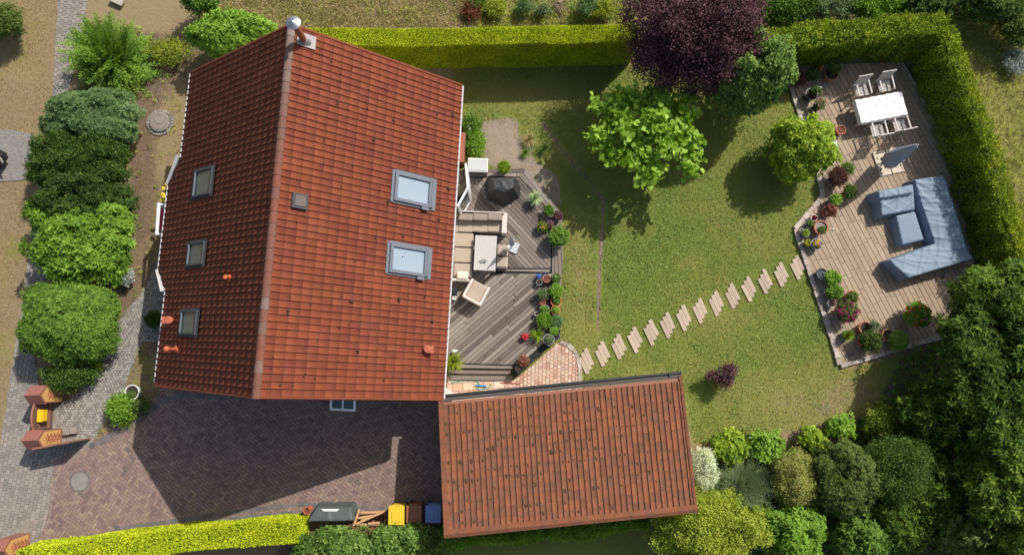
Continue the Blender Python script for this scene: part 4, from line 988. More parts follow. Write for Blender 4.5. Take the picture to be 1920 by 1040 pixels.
# --- hedges
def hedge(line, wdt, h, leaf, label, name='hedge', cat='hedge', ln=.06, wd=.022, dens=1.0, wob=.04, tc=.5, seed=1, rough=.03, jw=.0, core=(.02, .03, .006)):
    """clipped hedge along a line of top-centre positions; leaves cover top and sides"""
    g = np.random.default_rng(seed); L = [P2(u, v, h) for u, v in line]; c0 = L[0]; root = thing(name, (c0[0], c0[1]), label, cat)
    L = [p - c0 for p in L]; segs = []; tot = 0
    for a, b_ in zip(L[:-1], L[1:]): segs.append((a, b_, np.linalg.norm(b_ - a)))
    tot = sum(s_[2] for s_ in segs); Cs = []; Ns = []
    for a, b_, l in segs:
        d = (b_ - a) / l; nn_ = np.array([-d[1], d[0]])
        for face in ('top', 'l', 'r', 'e0', 'e1'):
            ar = l * wdt if face == 'top' else (l * h if face in 'lr' else wdt * h)
            k = int(ar * dens * 5.0 / (ln * wd))
            if face in ('l', 'r'): k = int(k * .8)
            s_ = g.random(k); t_ = g.random(k); dep = np.abs(g.normal(0, rough * 1.3, k))
            if face == 'top':
                q = a + np.outer(s_ * l, d) + np.outer((t_ - .5) * wdt, nn_); z = h - dep + wob * np.sin(s_ * l * 1.7 + 1) * .6; nv = np.tile([0, 0, 1.0], (k, 1))
            elif face in 'lr':
                sg = 1 if face == 'l' else -1; q = a + np.outer(s_ * l, d) + nn_ * sg * (wdt / 2) - np.outer(dep * sg, nn_); z = t_ * h; nv = np.tile([nn_[0] * sg, nn_[1] * sg, .25], (k, 1))
            else:
                e = a if face == 'e0' else b_; sg = -1 if face == 'e0' else 1
                q = e + np.outer((s_ - .5) * wdt, nn_) + d * sg * .03 - np.outer(dep * sg, d); z = t_ * h; nv = np.tile([d[0] * sg, d[1] * sg, .25], (k, 1))
            off = wob * (np.sin(q[:, 0] * 2.3 + z * 1.5) + np.sin(q[:, 1] * 3.1 + z * 2.1 + q[:, 0]))
            q = q + nv[:, :2] * off[:, None]; Cs.append(np.column_stack([q, z])); Ns.append(nv)
    C = np.concatenate(Cs); N = np.concatenate(Ns); k = len(C)
    if jw:   # ragged free-growing tips
        m_ = g.random(k) < .35; cl = np.floor(C[:, 0] * 3) * 1.3 + np.floor(C[:, 1] * 3) * 2.1
        C = C + N * (np.sin(cl * 12.9) * .5 + .5)[:, None] * jw * (g.random(k) ** .6)[:, None]
    T = unit(N * .7 + g.normal(0, .75, (k, 3)) + np.array([0, 0, .3])); NN = unit(N + g.normal(0, .55, (k, 3)))
    pat = .5 + .25 * np.sin(C[:, 0] * 3.1 + 2 * np.sin(C[:, 1] * 2.7)) * np.sin(C[:, 1] * 4.3 + C[:, 2] * 3)
    t = np.clip(tc + (pat - .5) * .5 + g.normal(0, .2, k), 0, 1)
    data = leaves(C, T, NN, ln * g.uniform(.6, 1.3, k), wd * g.uniform(.7, 1.3, k), t)
    o = fol('foliage', data, 'leaf_' + leaf, root)
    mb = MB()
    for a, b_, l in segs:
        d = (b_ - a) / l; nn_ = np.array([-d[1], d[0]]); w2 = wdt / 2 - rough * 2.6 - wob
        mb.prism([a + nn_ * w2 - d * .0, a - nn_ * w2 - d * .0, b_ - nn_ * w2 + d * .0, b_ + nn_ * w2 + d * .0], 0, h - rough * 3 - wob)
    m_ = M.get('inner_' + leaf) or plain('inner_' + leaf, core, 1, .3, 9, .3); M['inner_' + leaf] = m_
    mb.build('inner_twigs', m_, root); return root  # solid core, its dark colour paints in the shaded inside of the hedge
hedge([(560, 68), (760, 70), (980, 66), (1195, 61)], .66, 2.1, 'thuja', 'long clipped yellow green hedge along the top boundary', ln=.06, wd=.024, dens=1.0, rough=.018, wob=.014, tc=.45)
hedge([(1440, 75), (1560, 58), (1680, 48), (1775, 44)], .75, 2.2, 'thuja_old', 'ragged conifer hedge behind the dining table', ln=.085, wd=.03, rough=.05, wob=.06, jw=.16, dens=.75, tc=.38, seed=4)
hedge([(1775, 52), (1808, 140), (1853, 260), (1900, 420), (1930, 500)], .6, 2.15, 'thuja_old', 'ragged conifer hedge running down the right side of the patio', ln=.085, wd=.03, rough=.05, wob=.06, jw=.18, dens=.75, tc=.42, seed=5)
hedge([(35, 1052), (180, 1031), (330, 1014), (480, 1001), (560, 996)], .74, 1.2, 'thuja', 'low yellow hedge along the bottom edge of the driveway', ln=.07, wd=.028, rough=.022, wob=.02, jw=.03, tc=.5, dens=.95, seed=6)
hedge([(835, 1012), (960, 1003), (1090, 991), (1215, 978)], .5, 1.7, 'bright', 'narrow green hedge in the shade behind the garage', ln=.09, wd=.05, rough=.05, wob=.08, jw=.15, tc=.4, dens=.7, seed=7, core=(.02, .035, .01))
# --- shrubs below and beside the lawn
G_ = None
bush(1366, 838, 36, 30, .8, 'lime', 'bright green hydrangea nearest the garage corner', name='hydrangea', cat='shrub', mode='whorl', ln=.13, wd=.08, dens=.5, amp=.25, tc=.4)
bush(1436, 838, 38, 32, .8, 'bright', 'bright green leafy shrub with small white blossoms', name='hydrangea', cat='shrub', mode='whorl', ln=.13, wd=.08, dens=.5, amp=.28, flower=('white', 14, .03))
bush(1523, 820, 27, 22, .7, 'lime', 'small lime shrub at the middle of the lawn edge', name='hydrangea', cat='shrub', mode='whorl', ln=.12, wd=.07, dens=.45, amp=.25)
bush(1575, 798, 28, 22, .8, 'bright', 'small bright shrub sticking out onto the lawn', name='hydrangea', cat='shrub', mode='whorl', ln=.12, wd=.07, dens=.45, amp=.25, tc=.6)
bush(1650, 793, 30, 30, 1.1, 'yellowgreen', 'yellow and green mottled shrub in the tree shade', name='shrub', cat='shrub', dens=.4, amp=.25, ln=.09, tc=.3)
bush(1545, 838, 24, 16, .5, 'brownred', 'dull reddish low plant between two lime shrubs', name='perennial', cat='plant', dens=.3, tc=.7, stem=False)
bush(1318, 878, 22, 42, 1.5, 'variegated', 'white variegated shrub against the garage wall', name='shrub', cat='shrub', mode='leaf', ln=.06, wd=.035, cr=.05, dens=.6, tc=.55, seed=31)
arch_shrub(1396, 912, 58, 1.9, 'greygreen', 'grey green feathery shrub with radiating shoots', 420, 34, .09, .02, tc=.55, seed=6, droop=.25, zmin=.15, base=.1)
bush(1487, 897, 40, 50, 1.9, 'pinkgreen', 'yellowish pink tinged shrub between two green bushes', name='shrub', cat='shrub', ln=.065, wd=.035, dens=.6, tc=.45, seed=33)
bush(1576, 898, 64, 68, 2.4, 'olive', 'large olive green fine leaved bush', name='bush', cat='bush', mode='whorl', ln=.085, wd=.035, dens=.65, tc=.55, seed=34, amp=.18)
bush(1672, 880, 62, 66, 2.6, 'darkgreen', 'soft dark green bush left of the big tree', name='bush', cat='bush', ln=.07, wd=.035, dens=.6, tc=.8, seed=35)
bush(1322, 994, 108, 70, 2.9, 'yellowgreen', 'big yellow green shrub overlapping the garage roof corner', name='shrub', cat='shrub', ln=.08, wd=.045, cr=.08, dens=.75, tc=.55, seed=36, amp=.2, zc=.55)
bush(1482, 996, 66, 56, 2.1, 'bright', 'green glossy bush at the bottom edge beside the yellow shrub', name='bush', cat='bush', mode='whorl', ln=.1, wd=.05, dens=.6, tc=.35, seed=37, amp=.2)
bush(1604, 1004, 50, 44, 1.9, 'mid', 'dark leafy rhododendron near the bottom edge', name='rhododendron', cat='bush', mode='whorl', ln=.14, wd=.045, dens=.55, tc=.5, seed=38, amp=.22)
bush(1700, 960, 80, 70, 2.0, 'forest', 'very dark laurel in deep shade at the bottom', name='laurel', cat='bush', mode='whorl', ln=.15, wd=.05, dens=.5, seed=39, amp=.2)
bush(1795, 985, 54, 34, 2.6, 'olive', 'sunlit yellowish branch bush near the bottom right', name='bush', cat='bush', mode='whorl', ln=.1, wd=.045, dens=.5, tc=.9, seed=40, amp=.35)
tree(1858, 715, 112, 165, 2.6, 4.5, 'forest', 'tall leafy dark tree on the right of the lawn', n=60000, per=9, mode='whorl', ln=.21, wd=.06, cr=.08, r0=.35, amp=.2, trunk=.18, tc=.2, up=.8, seed=50, cvar=.36, limbs=16)
tree(1892, 560, 95, 78, 2.6, 4.2, 'forest', 'light green tree at the right frame edge above the dark tree', n=32000, per=9, mode='whorl', ln=.2, wd=.055, cr=.08, r0=.4, amp=.22, trunk=.14, tc=.5, up=.8, seed=51, cvar=.28)
tree(1900, 900, 120, 130, 2.6, 4.4, 'forest', 'dark broadleaf tree in the bottom right corner', n=50000, per=9, mode='whorl', ln=.2, wd=.06, cr=.08, r0=.4, amp=.2, trunk=.16, tc=.55, up=.8, seed=52, cvar=.3)
bush(636, 1036, 92, 46, 1.6, 'holly', 'dark green holly bush below the grey covered box', name='bush', cat='bush', mode='whorl', ln=.13, wd=.055, dens=.7, tc=.42, seed=53, amp=.14, cvar=.28)
bush(764, 1030, 82, 52, 1.9, 'holly', 'green bush overlapping the yellow bin', name='bush', cat='bush', mode='whorl', ln=.13, wd=.055, dens=.7, tc=.5, seed=54, amp=.14, cvar=.28)
# --- beyond the hedge
bush(1470, 18, 66, 40, 1.7, 'mid', 'green bush behind the hedge right of the purple tree', dens=.5, tc=.4, ln=.1, wd=.06, amp=.25)
bush(1560, 8, 56, 34, 1.4, 'greygreen', 'pale twiggy bush in the row behind the hedge', dens=.4, amp=.3)
bush(1632, 14, 52, 32, 1.6, 'bright', 'light green bush above the hedge, top right', dens=.45, amp=.25, tc=.35)
bush(1726, 12, 70, 40, 1.9, 'laurel', 'dark evergreen bush near the hedge corner', mode='whorl', ln=.12, wd=.05, dens=.5, amp=.2, tc=.7)
bush(1850, 6, 84, 46, 2.0, 'darkgreen', 'dark dense bush in the top right corner', mode='whorl', ln=.12, wd=.05, dens=.5, amp=.2, tc=.6)
bush(1905, 60, 40, 34, 1.4, 'olive', 'olive bush at the right frame edge near the top', dens=.4, amp=.3)
bush(1903, 118, 26, 30, .5, 'silver', 'grey glassy looking heap of foil on the field', name='plant_heap', cat='plant', dens=.25, amp=.2, stem=False)
for i, (u, v, r_, h_, lf, lb) in enumerate([(985, 14, 16, .6, 'bluegreen', 'small grey green weed bush on bare soil'), (1015, 20, 12, .5, 'greygreen', 'pale weed beside the dead branches'), (1100, 14, 22, .7, 'bluegreen', 'feathery grey green bush left of the purple tree'),
        (1135, 20, 18, .7, 'yellowgreen', 'yellowish weed touching the purple tree'), (930, 16, 20, .5, 'yellowgreen', 'wide yellow green weed patch behind the hedge'), (885, 22, 22, .35, 'rust', 'orange brown dry plant behind the hedge'), (895, 4, 18, .4, 'mid', 'green weed at the top frame edge')]):
    bush(u, v, r_, r_ * .85, h_, lf, lb, name='weed', cat='weed', dens=.3, amp=.35, stem=False)
mb = MB(); root = thing('dead_branches', P2(1046, 12), 'pile of pale dead branches radiating on the soil', 'branches')
for i in range(46):
    a = random.uniform(0, 6.28); l = random.uniform(.3, .62); z_ = random.uniform(.04, .2)
    mb.tube([(.05 * math.cos(a), .05 * math.sin(a), z_ + .05), (l * .6 * math.cos(a + .1), l * .6 * math.sin(a + .1), z_), (l * math.cos(a - .1), l * math.sin(a - .1), .03)], [.016, .012, .005], 5)
mb.build('branch', plain('dead_wood', (.3, .22, .15), .9, .2, 9), root)['kind'] = 'stuff'
# bed beside the terrace at the house
bush(884, 236, 15, 22, .45, 'mid', 'low green perennial with a white flower beside the gutter', name='perennial', cat='plant', dens=.35, flower=('white', 4, .05), stem=False)
bush(892, 268, 16, 28, .4, 'bright', 'fresh green ground plant left of the sandy patch', name='perennial', cat='plant', dens=.5, stem=False, ln=.06)
grass_tuft(992, 262, 24, .3, 'dryg', 'dried orange brown perennial at the sandy patch', 260, .02, tc=.8)
grass_tuft(1020, 280, 22, .3, 'olive', 'dark grassy perennial beside the dried one', 180, .015)
grass_tuft(985, 287, 16, .25, 'mid', 'small green clump at the top of the wooden deck', 150, .015)
# rough grass blades in the unmown parts, short ones on the lawn
def scatter(name, kind_mask, count, h0, h1, wd, leaf, label):
    pts = []; g = np.random.default_rng(hash(name) % 1000 if False else len(name)); k = 0
    wgt = kind_mask.ravel() / kind_mask.sum(); idx = g.choice(len(wgt), int(count * 1.3), p=wgt)
    x = GX.ravel()[idx] + g.uniform(-.06, .06, len(idx)); y = GY.ravel()[idx] + g.uniform(-.06, .06, len(idx))
    ok = (np.abs(x) < 22) & (y > -9) & (y < 17) & ~in_any(x, y, hard); x, y = x[ok][:count], y[ok][:count]; k = len(x)
    C = np.column_stack([x, y, np.full(k, -.02)]); T = unit(np.column_stack([g.normal(0, .6, (k, 2)), np.full(k, .75)])); N = unit(np.column_stack([g.normal(0, 1, (k, 2)), np.full(k, .4)]))
    big = np.sin(x * 1.3 + np.sin(y * 1.7) * 2) * np.sin(y * 1.1 + x * .6)
    t = np.clip(.5 + big * .25 + g.normal(0, .22, k), 0, 1)
    V, F, Tn = leaves(C, T, N, g.uniform(h0, h1, k), wd * g.uniform(.7, 1.4, k), t, bend=.05)
    o = link(name, npmesh(name, V, F, Tn), 'leaf_' + leaf); tag(o, label, 'grass', kind='stuff')
M['leaf_meadow'] = leafmat('leaf_meadow', [(.26, .27, .08), (.46, .41, .18), (.66, .58, .34)], .3)
M['leaf_lawn'] = leafmat('leaf_lawn', [(.13, .185, .03), (.195, .255, .055), (.29, .33, .1)], .3)
lawnw = z_lawn * (1 - seam) * np.clip(lush, .15, 1) * (1 - np.clip(soil + sand, 0, 1))
scatter('lawn_grass', lawnw, 150000, .035, .075, .016, 'lawn', 'short mown grass blades covering the lawn')
scatter('meadow_grass', (z_mead * 1.3 + z_weed * .5 + z_right * .6) + 1e-6, 70000, .08, .24, .022, 'meadow', 'long yellowish meadow grass beyond the hedge')
scatter('dry_grass', (z_verge + z_front * .6) * (1 - .6 * np.clip(soil, 0, 1)) + 1e-6, 60000, .03, .08, .016, 'dryg', 'dry brownish grass of the verge and front garden')

# ============================================================ DECK
DZ = .32
deckp = PP([(836, 316), (983, 313), (1054, 402), (1056, 480), (1050, 560), (1046, 636), (966, 712), (960, 690), (836, 686)], DZ)
hard.append(deckp)
deck = thing('deck', deckp.mean(0), 'weathered grey wooden deck with diagonal boards behind the house', 'deck'); DC = deckp.mean(0)
def dk(pts): return PP(pts, DZ) - DC
mb = MB(); mb.prism([tuple(p) for p in (deckp - DC) * .985], .02, DZ - .035); mb.build('substructure', 'dark', deck)
BW = .148
def boards(poly, ang, seed, lng=4.2):
    mb = MB(); pave(poly, ang, lng, BW, .012, DZ, mb, 'rand', origin=(random.random(), 0), thick=.026, tilt=.004, lvar=.3, tint=lambda: random.random() ** 1.2)
    return mb
A1 = R(-47); A2 = R(41)
for nm, poly, an in (('border', [(870, 314), (983, 313), (990, 322), (972, 331), (870, 331)], R(-1)),
                     ('border', [(984, 314), (1054, 402), (1056, 480), (1051, 560), (1046, 636), (1040, 641), (1028, 640), (1036, 510), (1037, 402), (974, 331)], None),
                     ('upper', [(892, 333), (973, 332), (1035, 403), (1032, 503), (950, 503), (930, 470), (858, 470), (858, 392), (890, 342)], A1),
                     ('left', [(836, 316), (869, 316), (869, 332), (891, 333), (889, 343), (857, 391), (836, 391)], A2),
                     ('mid', [(928, 505), (1030, 505), (1030, 512), (930, 512)], R(-2)),
                     ('lower', [(836, 392), (857, 392), (857, 471), (929, 471), (948, 503), (928, 506), (929, 513), (1035, 513), (1028, 640), (990, 676), (960, 684), (836, 680)], A2),
                     ('end', [(836, 681), (961, 685), (962, 691), (836, 689)], R(-2)), ('diag', [(1040, 642), (966, 712), (960, 708), (962, 686), (991, 677), (1028, 642)], R(43))):
    if nm == 'border' and an is None:
        mb = boards(dk([(984, 314), (1054, 402), (1036, 402), (974, 331)]), R(-52), 1)
        mb2 = boards(dk([(1054, 403), (1056, 480), (1051, 560), (1046, 636), (1040, 641), (1028, 640), (1035, 510), (1036, 403)]), R(-88), 2)
        mb.add(mb2.v, mb2.f, .6)
    else: mb = boards(dk(poly), an, 3)
    mb.build('board_field', 'deck', deck)
sl1 = thing('deck_steps', P2(900, 700, .15), 'two long wooden steps at the lower end of the deck', 'steps')
for (v0, v1, z_, u1) in ((692, 700, .2, 958), (702, 711, .1, 962)):
    p = PP([(841, v0), (u1, v0 + 1), (u1, v1 + 1), (841, v1)], z_) - np.array(sl1.location[:2]); mb = MB()
    mb.prism([tuple(q_) for q_ in p], z_ - .05, z_); mb.build('step', 'deck', sl1)

# ============================================================ COVERS
def coverobj(name, polys, label, cat, mat, res=.035, wr=.012, flare=.1, seed=1, sub=None, base=0.0):
    """cloth thrown over furniture: polys = [(pixel corners at height, height, function)]"""
    pts = np.concatenate([PP(p, h) for p, h, _ in polys]); c = pts.mean(0); root = thing(name, (c[0], c[1], base), label, cat)
    g = np.random.default_rng(seed); lo = pts.min(0) - c - .25; hi = pts.max(0) - c + .25
    xs_ = np.arange(lo[0], hi[0], res); ys_ = np.arange(lo[1], hi[1], res); X, Y = np.meshgrid(xs_, ys_); Z = np.zeros_like(X) - 1
    th_ = g.uniform(0, 6, 6)
    for p, h, fn in polys:
        q = PP(p, h) - c; n_ = len(q)
        if sum(q[i][0] * q[(i + 1) % n_][1] - q[(i + 1) % n_][0] * q[i][1] for i in range(n_)) < 0: q = q[::-1]
        ins = inside(X, Y, q); dmin = np.full_like(X, 9.)
        for i in range(n_):
            a, b_ = q[i], q[(i + 1) % n_]; d = b_ - a; t = np.clip(((X - a[0]) * d[0] + (Y - a[1]) * d[1]) / (d @ d), 0, 1)
            dmin = np.minimum(dmin, np.hypot(X - a[0] - d[0] * t, Y - a[1] - d[1] * t))
        dist = np.where(ins, dmin, -dmin)
        ruffle = .018 * np.sin((X + Y) * 13 + th_[0]) + .012 * np.sin((X - Y) * 21 + th_[1])
        hh = h + (fn(X, Y) if fn else 0)
        z = hh - base - .035 * np.exp(-np.maximum(dist, 0) / .05) * 0.6
        out = np.clip(-(dist + ruffle * np.clip(-dist * 12, 0, 1)) / flare, 0, 1.6)
        z = np.where(dist >= 0, z, (hh - base) * (1 - out) - .02)
        Z = np.maximum(Z, z)
    W = np.zeros_like(X)
    for i in range(7):
        a = g.uniform(0, 3.14); f = g.uniform(2, 7); ph = g.uniform(0, 6); s_ = X * math.cos(a) + Y * math.sin(a); t_ = -X * math.sin(a) + Y * math.cos(a)
        W += wr * (1 - np.abs(np.sin(s_ * f + .5 * np.sin(t_ * 2 + ph)))) ** 4 * (.5 + .5 * np.sin(t_ * 1.7 + ph))
    Z = Z + np.where(Z > .1, W, 0)
    ny, nx = X.shape; keep = Z > -.015; id_ = np.arange(nx * ny).reshape(ny, nx)
    fk = keep[:-1, :-1] | keep[:-1, 1:] | keep[1:, 1:] | keep[1:, :-1]
    fk &= (np.maximum.reduce([Z[:-1, :-1], Z[:-1, 1:], Z[1:, 1:], Z[1:, :-1]]) > .0)
    F = np.stack([id_[:-1, :-1], id_[:-1, 1:], id_[1:, 1:], id_[1:, :-1]], -1)[fk]
    us, inv = np.unique(F, return_inverse=True); V = np.stack([X, Y, np.maximum(Z, .0)], -1).reshape(-1, 3)[us]
    o = link('cover', npmesh('cover', V, inv.reshape(F.shape)), mat, root, smooth=True)
    return root, c
def slope_fn(a, b_, dh):     # height falls by dh from pixel a to pixel b
    def mk(c):
        pa, pb = P2(*a, .7) - c, P2(*b_, .7) - c; d = pb - pa; L2 = d @ d
        return lambda X, Y: -dh * np.clip(((X - pa[0]) * d[0] + (Y - pa[1]) * d[1]) / L2, 0, 1)
    return mk
def cover2(name, polys, *a, **k):
    pts = np.concatenate([PP(p, h) for p, h, _ in polys]); c = pts.mean(0)
    return coverobj(name, [(p, h, (f(c) if f else None)) for p, h, f in polys], *a, **k)
cover2('garden_sofa', [([(1716, 335), (1770, 328), (1786, 372), (1822, 486), (1770, 500), (1757, 458)], .8, slope_fn((1800, 400), (1745, 410), .12)),
                       ([(1670, 487), (1762, 453), (1800, 460), (1822, 486), (1703, 521)], .8, slope_fn((1760, 505), (1740, 460), .14))],
       'large L shaped corner sofa under a blue grey cover', 'sofa', 'bluecover', wr=.035, flare=.035, seed=4)
cover2('garden_armchair', [([(1646, 358), (1712, 345), (1716, 393), (1654, 404)], .62, slope_fn((1685, 350), (1690, 400), .02)), ([(1646, 358), (1710, 346), (1711, 362), (1648, 372)], .78, None)],
       'armchair under a wrinkled blue grey cover', 'armchair', 'bluecover', wr=.03, flare=.06, seed=5)
cover2('garden_ottoman', [([(1680, 404), (1716, 396), (1733, 449), (1692, 459)], .5, None)], 'rectangular ottoman under a blue grey cover', 'ottoman', 'bluecover', wr=.006, flare=.05, seed=6)
cover2('barbecue', [([(922, 337), (958, 334), (964, 342), (963, 352), (944, 362), (925, 356)], 1.42, None), ([(919, 333), (963, 333), (966, 352), (944, 366), (921, 358)], 1.15, None)],
       'barbecue grill under a black cover on the deck', 'barbecue', 'blackcloth', wr=.02, flare=.22, seed=7, base=DZ)
r_, c_ = cover2('log_box', [([(590, 952), (655, 952), (662, 976), (575, 978)], .75, slope_fn((625, 978), (625, 950), .22))], 'low box under a dark grey tarpaulin beside the driveway', 'box', 'darkcanvas', wr=.02, flare=.08, seed=8)
mb = MB(); q_ = [P2(u, v, .62) - c_ for u, v in ((602, 953.5), (636, 953.5), (632, 957.5), (607, 957.5))]
mb.prism([tuple(p) for p in q_], .585, .645); mb.build('pale_slat', 'white', r_)

# ============================================================ FURNITURE
def rb(c, d, mat, name, parent, bv=.02, rz=0, rx=0, ry=0, seg=2, smooth=True):
    mb = MB(); mb.box((0, 0, 0), d); o = mb.build(name, mat, parent, bevel=bv, seg=seg, smooth=False); o.location = c; o.rotation_euler = (rx, ry, rz); return o
# dining table with cloth on the patio
tc_ = P2(1653, 201, .75); TA = R(11.3)
t = thing('dining_table', tc_, 'rectangular garden table under a white patterned tablecloth', 'table', rz=TA)
mb = MB()
for x in (-.82, .82):
    for y in (-.38, .38): mb.box((x, y, .35), (.07, .07, .7)); 
for i, (x, y) in enumerate(((-.82, -.38), (.82, -.38), (.82, .38), (-.82, .38))):
    rb((x, y, .35), (.07, .07, .7), 'teak', 'leg', t, .006)
rb((0, 0, .715), (1.9, .96, .03), 'teak', 'table_top', t, .006)
X, Y = np.meshgrid(np.linspace(-1.06, 1.06, 86), np.linspace(-.58, .58, 48)); ex = np.maximum(np.abs(X) - .97, np.abs(Y) - .495)
Z = .745 - np.clip(ex, 0, .1) * 2.3 + .006 * np.sin(X * 9) * np.sin(Y * 11); sh = np.clip(ex, 0, 1) * .62
Xs = X - np.sign(X) * np.where(np.abs(X) > .97, (np.abs(X) - .97) * .72, 0) + .012 * np.sin(Y * 22) * (ex > 0); Ys = Y - np.sign(Y) * np.where(np.abs(Y) > .495, (np.abs(Y) - .495) * .72, 0) + .012 * np.sin(X * 20) * (ex > 0)
id_ = np.arange(X.size).reshape(X.shape); F = np.stack([id_[:-1, :-1], id_[:-1, 1:], id_[1:, 1:], id_[1:, :-1]], -1).reshape(-1, 4)
cl = link('tablecloth', npmesh('tablecloth', np.stack([Xs, Ys, Z], -1).reshape(-1, 3), F), 'linen', None, tc_, TA, True)
tag(cl, 'white cloth with small grey motifs over the garden table', 'tablecloth')
mb = MB()
for (x, y) in ((-.8, .3), (-.62, .0), (-.5, -.3), (-.38, .33), (-.2, .1), (.0, -.3), (.0, .3), (.2, .0), (.32, .3), (-.82, -.05), (.3, -.32), (.55, .1), (.75, -.2)):
    mb.lathe([(.022, .752), (.02, .756)], 8, (x, y, 0), sx=1.2); mb.tube([(x - .03, y - .02, .756), (x + .03, y + .02, .756)], .005, 5)
mb.build('motif', 'motif', cl)['kind'] = 'stuff'
# chairs
def make_chair():
    c = thing('garden_chair', (0, 0), '', 'chair', 'slatted teak chairs around the dining table')
    for x in (-.26, .26):
        mb = MB(); mb.tube([(x, .25, 0), (x, .24, .64)], .022, 8); mb.build('leg', 'teak', c)
        mb = MB(); mb.tube([(x, -.24, 0), (x, -.25, .43), (x * 1.0, -.36, 1.0)], .022, 8); mb.build('leg', 'teak', c)
        mb = MB(); mb.box((x, 0, .655), (.055, .56, .03)); mb.build('armrest', 'teak', c, bevel=.006)
    mb = MB()
    for i in range(8): mb.box((0, -.2 + i * .058, .43), (.5, .036, .022))
    mb.build('seat', 'teak', c, bevel=.004, seg=1)
    mb = MB()
    for i in range(9):
        x = -.22 + i * .055; mb.box((x, -.3, .73), (.028, .018, .52), rx=R(11))
    mb.build('backrest', 'teak', c)
    mb = MB(); mb.tube([(-.29, -.365, 1.0), (.29, -.365, 1.0)], .026, 8); mb.build('top_rail', 'teak', c)
    mb = MB(); mb.box((0, .235, .40), (.5, .025, .06)); mb.box((0, -.235, .40), (.5, .025, .06)); mb.build('seat_rail', 'teak', c)
    return c
ch0 = make_chair(); first = True
for (u, v, a, lb) in ((1614, 169, R(11 + 180), 'slatted chair at the top left of the white table'), (1657, 161, R(9 + 180), 'slatted chair at the top right of the white table'),
                      (1644, 245, R(11), 'slatted chair at the lower left of the white table'), (1686, 235, R(13), 'slatted chair at the lower right, beside the folded parasol')):
    if first: c = ch0; first = False
    else:
        c = ch0.copy(); COL.objects.link(c)
        for k_ in ch0.children:
            d = k_.copy(); COL.objects.link(d); d.parent = c
    p = P2(u, v, .45); c.location = (p[0], p[1], .05); c.rotation_euler = (0, 0, a); c['label'] = lb
# folded parasols
def parasol(u, v, h, z0, rmax, mat, label, base_fn, off=(0, 0)):
    b_ = P2(u, v, 0); t = thing('parasol', b_, label, 'parasol')
    mb = MB(); mb.tube([(0, 0, .05), (0, 0, h)], .028, 10); mb.build('pole', 'zinc', t)
    n_ = 16; vs = []; prof = [(z0, .8), (z0 + .08, 1.0), (z0 + (h - z0) * .35, .92), (z0 + (h - z0) * .7, .6), (h - .12, .28), (h, .05)]
    for z, k in prof:
        for i in range(n_):
            q_ = 2 * math.pi * i / n_; r1 = rmax * k * (1 if i % 2 else .72); vs.append((r1 * math.cos(q_), r1 * math.sin(q_), z + (0 if i % 2 else .05) * (z < z0 + .02)))
    fs = [(i * n_ + j, i * n_ + (j + 1) % n_, (i + 1) * n_ + (j + 1) % n_, (i + 1) * n_ + j) for i in range(len(prof) - 1) for j in range(n_)] + [tuple(range(n_))[::-1], tuple(range(n_ * 5, n_ * 6))]
    mb = MB(); mb.add(vs, fs); mb.build('canopy', mat, t, smooth=True)
    mb = MB(); mb.lathe([(.012, h), (.03, h + .03), (.012, h + .07)], 10); mb.build('finial', 'zinc', t)
    base_fn(t); return t
def base4(t):
    bc = P2(1665, 304, .05) - np.array(t.location[:2]); a = R(13)
    for i, (x, y) in enumerate(((-.27, -.27), (.27, -.27), (.27, .27), (-.27, .27))):
        mb = MB(); mb.box((x, y, .08), (.5, .5, .06)); o = mb.build('base_slab', 'slab', t, bevel=.012, loc=(bc[0], bc[1]), rz=a)
        mb = MB(); mb.box((x * 1.55, y * .9, .115), (.03, .1, .012)); o2 = mb.build('grip_hole', 'dark', o)
    mb = MB(); mb.box((0, 0, .045), (1.1, .06, .05)); mb.box((0, 0, .04), (.06, 1.1, .05)); mb.build('cross_stand', 'black', t, loc=(bc[0], bc[1]), rz=a)
parasol(1651, 310, 2.55, .45, .33, 'greycanvas', 'closed grey parasol on a base of four slabs', base4)
def base1(t):
    mb = MB(); mb.box((.05, -.0, DZ + .04), (.42, .42, .07), R(-22)); mb.build('base_slab', 'gslab', t, bevel=.012)
parasol(959.5, 466, 2.3, DZ + .75, .13, 'greycanvas', 'slim closed parasol standing on the deck', base1)
ct = thing('crate', (*P2(1683, 297, .3), .05), 'small open black crate with a pale rim beside the parasol base', 'crate', rz=R(15))
mb = MB()
for (cx, cy, dx, dy) in ((0, -.15, .36, .02), (0, .15, .36, .02), (-.17, 0, .02, .28), (.17, 0, .02, .28)): mb.box((cx, cy, .15), (dx, dy, .3))
mb.build('wall', 'black', ct); mb = MB(); mb.box((0, 0, .02), (.33, .28, .02)); mb.build('base', 'black', ct)
mb = MB(); 
for (cx, cy, dx, dy) in ((0, -.15, .4, .035), (0, .15, .4, .035), (-.18, 0, .035, .27), (.18, 0, .035, .27)): mb.box((cx, cy, .31), (dx, dy, .02))
mb.build('rim', 'pot_white', ct)
wb = thing('board', P2(1564, 268, .1), 'small white board lying under the ball tree edge', 'board', rz=R(-72)); rb((0, 0, .09), (.5, .24, .025), 'white', 'panel', wb, .005)
bl = thing('garden_ball', P2(1770, 518, .1), 'small pale ball on the patio below the covered sofa', 'ball'); mb = MB(); mb.lathe([(.001, .05), (.05, .065), (.075, .12), (.05, .18), (.001, .195)], 14); mb.build('sphere', 'pot_grey', bl, smooth=True)

